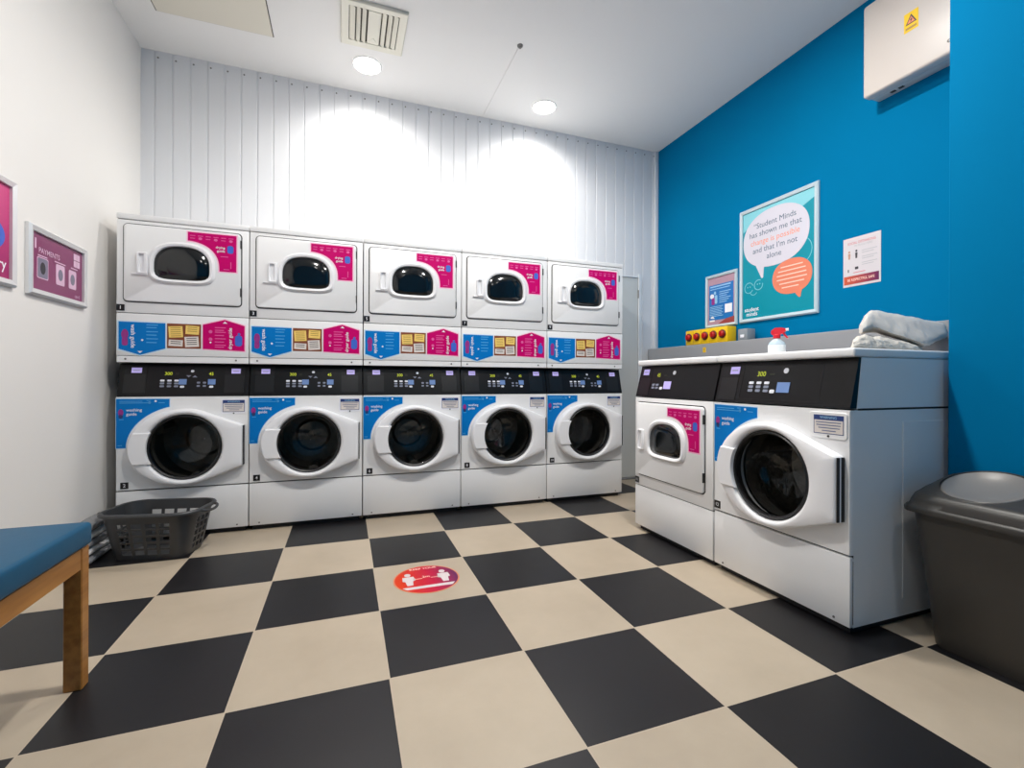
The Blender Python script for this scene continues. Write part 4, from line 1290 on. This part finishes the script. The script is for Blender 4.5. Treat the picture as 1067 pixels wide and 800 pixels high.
# ------------------------------------------------------------------ ceiling fittings
def down(u, v, d): return (u, v, -d)
t = thing('air_vent', 'square cream air vent grille in the ceiling', 'vent', (0.163, 3.105, ZC))
m = MB()
S = 0.198
O = [(-S, -S), (S, -S), (S, S), (-S, S)]
k = 0.150
I = [(-k, -k), (k, -k), (k, k), (-k, k)]
lp = lambda o, d: [down(u, v, d) for u, v in o]
m.loft([lp(O, 0.0005), lp(O, 0.014), lp([(a * .97, b * .97) for a, b in O], 0.020), lp(I, 0.014), lp(I, 0.001)], 'vent')
m.build('frame', t, 20)
m = MB(); m.box(-k, k, -k, k, -0.003, -0.0006, 'vent_dark'); m.build('backing', t, 0, 'dark gap behind the slats')
for cx, w_ in ((-0.128, 0.018), (-0.092, 0.014), (-0.058, 0.014), (0.062, 0.014), (0.097, 0.014), (0.131, 0.016)):
    m = MB()
    pr_ = [(cx - w_, 0.004), (cx + w_ - 0.006, 0.016), (cx + w_ - 0.003, 0.018), (cx - w_ + 0.002, 0.008)]
    m.loft([[(u, -k + 0.002, -d) for u, d in pr_], [(u, k - 0.002, -d) for u, d in pr_]], 'vent', True, True)
    m.build('slat', t, 0)
m = MB(); m.box(-0.036, 0.040, -k + 0.004, k - 0.004, -0.015, -0.004, 'vent', 0.002, 1)
m.prism([(-0.030, 0.135), (0.034, 0.135), (0.002, 0.085)], 0.0148, 0.017, 'vent', down)
m.build('centre_plate', t)

t = thing('ceiling_hatch', 'square grey-cream access hatch set flush in the ceiling', 'hatch', (-0.7785, 3.1015, ZC))
mb = MB(); mb.box(-0.3265, 0.3265, -0.3265, 0.3265, -0.0015, -0.0003, 'vent_dark'); mb.build('shadow_gap', t, 0, 'thin dark gap around the panel')
mb = MB(); mb.box(-0.3205, 0.3205, -0.3205, 0.3205, -0.006, -0.0012, 'hatch', 0.0015, 1); mb.build('panel', t, 30)

def make_light():
    t = thing('downlight', '', 'downlight')
    m = MB(); m.lathe([(0.104, -0.0004), (0.104, -0.004), (0.099, -0.008), (0.094, -0.009), (0.092, -0.004)], 'lamp_ring', (0, 0, 0), 40, cap=False)
    m.build('trim_ring', t)
    m = MB(); m.lathe([(0.0925, -0.0042), (0.06, -0.006), (0.004, -0.0065)], 'lamp', (0, 0, 0), 40)
    m.build('diffuser', t, 50, 'glowing white diffuser')
    return t
L0 = make_light()
LP = [(0.140, 3.500, 'round glowing downlight in the ceiling beside the air vent'), (1.545, 3.530, 'round glowing downlight in the ceiling nearest the blue wall'),
      (0.140, 1.75, None), (1.545, 1.75, None), (0.140, 0.0, None), (1.545, 0.0, None)]
for i, (x, y, lab) in enumerate(LP):
    o = L0 if i == 0 else copy_tree(L0)
    o.location = (x, y, ZC)
    tag(o, lab or 'round glowing downlight in the ceiling above the open floor', 'downlight', 'recessed ceiling downlights')

t = thing('ceiling_sensor', 'small dark sensor with a thin cable run to the panelled wall on the ceiling', 'sensor', (1.106, 2.938, ZC))
m = MB(); m.lathe([(0.020, -0.0004), (0.019, -0.006), (0.011, -0.009), (0.009, -0.018), (0.003, -0.019)], 'screw', (0, 0, 0), 18); m.build('sensor_head', t)
m = MB(); m.box(-0.006, 0.006, 0.021, 0.896, -0.006, -0.0004, 'ceiling', 0.001, 1); m.build('cable_cover', t, label='thin white cable cover')

# ------------------------------------------------------------------ light
def spot(x, y, power, size=165, blend=1.0, r=0.1, col=(1, 0.965, 0.915)):
    l = bpy.data.lights.new('downlight_lamp', 'SPOT'); l.energy = power; l.spot_size = math.radians(size); l.spot_blend = blend
    l.shadow_soft_size = r; l.color = col
    o = bpy.data.objects.new('downlight_lamp', l); C.objects.link(o); o.location = (x, y, ZC - 0.02)
    return o
def disc(x, y, power, size=0.15, col=(1, 0.965, 0.915)):
    l = bpy.data.lights.new('downlight_lamp', 'AREA'); l.shape = 'DISK'; l.size = size; l.energy = power; l.color = col
    o = bpy.data.objects.new('downlight_lamp', l); C.objects.link(o); o.location = (x, y, ZC - 0.012)
    return o
for i, (x, y, lab) in enumerate(LP):
    if i < 2: spot(x, y, 100)
    else: disc(x, y, (0, 0, 43, 43, 7, 7)[i])

w = bpy.data.worlds.new('room'); bpy.context.scene.world = w; w.use_nodes = True
w.node_tree.nodes['Background'].inputs['Color'].default_value = (0.05, 0.05, 0.05, 1)
w.node_tree.nodes['Background'].inputs['Strength'].default_value = 0.2

# ------------------------------------------------------------------ camera
cam = bpy.data.cameras.new('camera'); co = bpy.data.objects.new('camera', cam); C.objects.link(co)
F_PX, YAW, ROLL, CY, H = 482.93, math.radians(19.7963), math.radians(0.2351), 395.358, 0.96031
cam.sensor_fit = 'HORIZONTAL'; cam.sensor_width = 36.0; cam.lens = F_PX / 1067 * 36.0
cam.shift_y = -(400 - CY) / 1067
cam.clip_start = 0.02
fw = Vector((math.sin(YAW), math.cos(YAW), 0)); r0 = Vector((math.cos(YAW), -math.sin(YAW), 0)); u0 = Vector((0, 0, 1))
r = r0 * math.cos(ROLL) + u0 * math.sin(ROLL); u = -r0 * math.sin(ROLL) + u0 * math.cos(ROLL)
mw = Matrix(((r.x, u.x, -fw.x, 0), (r.y, u.y, -fw.y, 0), (r.z, u.z, -fw.z, H), (0, 0, 0, 1)))
co.matrix_world = mw
sc = bpy.context.scene
sc.camera = co
sc.view_settings.view_transform = 'Standard'; sc.view_settings.look = 'None'; sc.view_settings.gamma = 1.0
sc.view_settings.use_curve_mapping = False
sc.view_settings.exposure = 0.0
sc.cycles.max_bounces = 10
sc.cycles.diffuse_bounces = 6
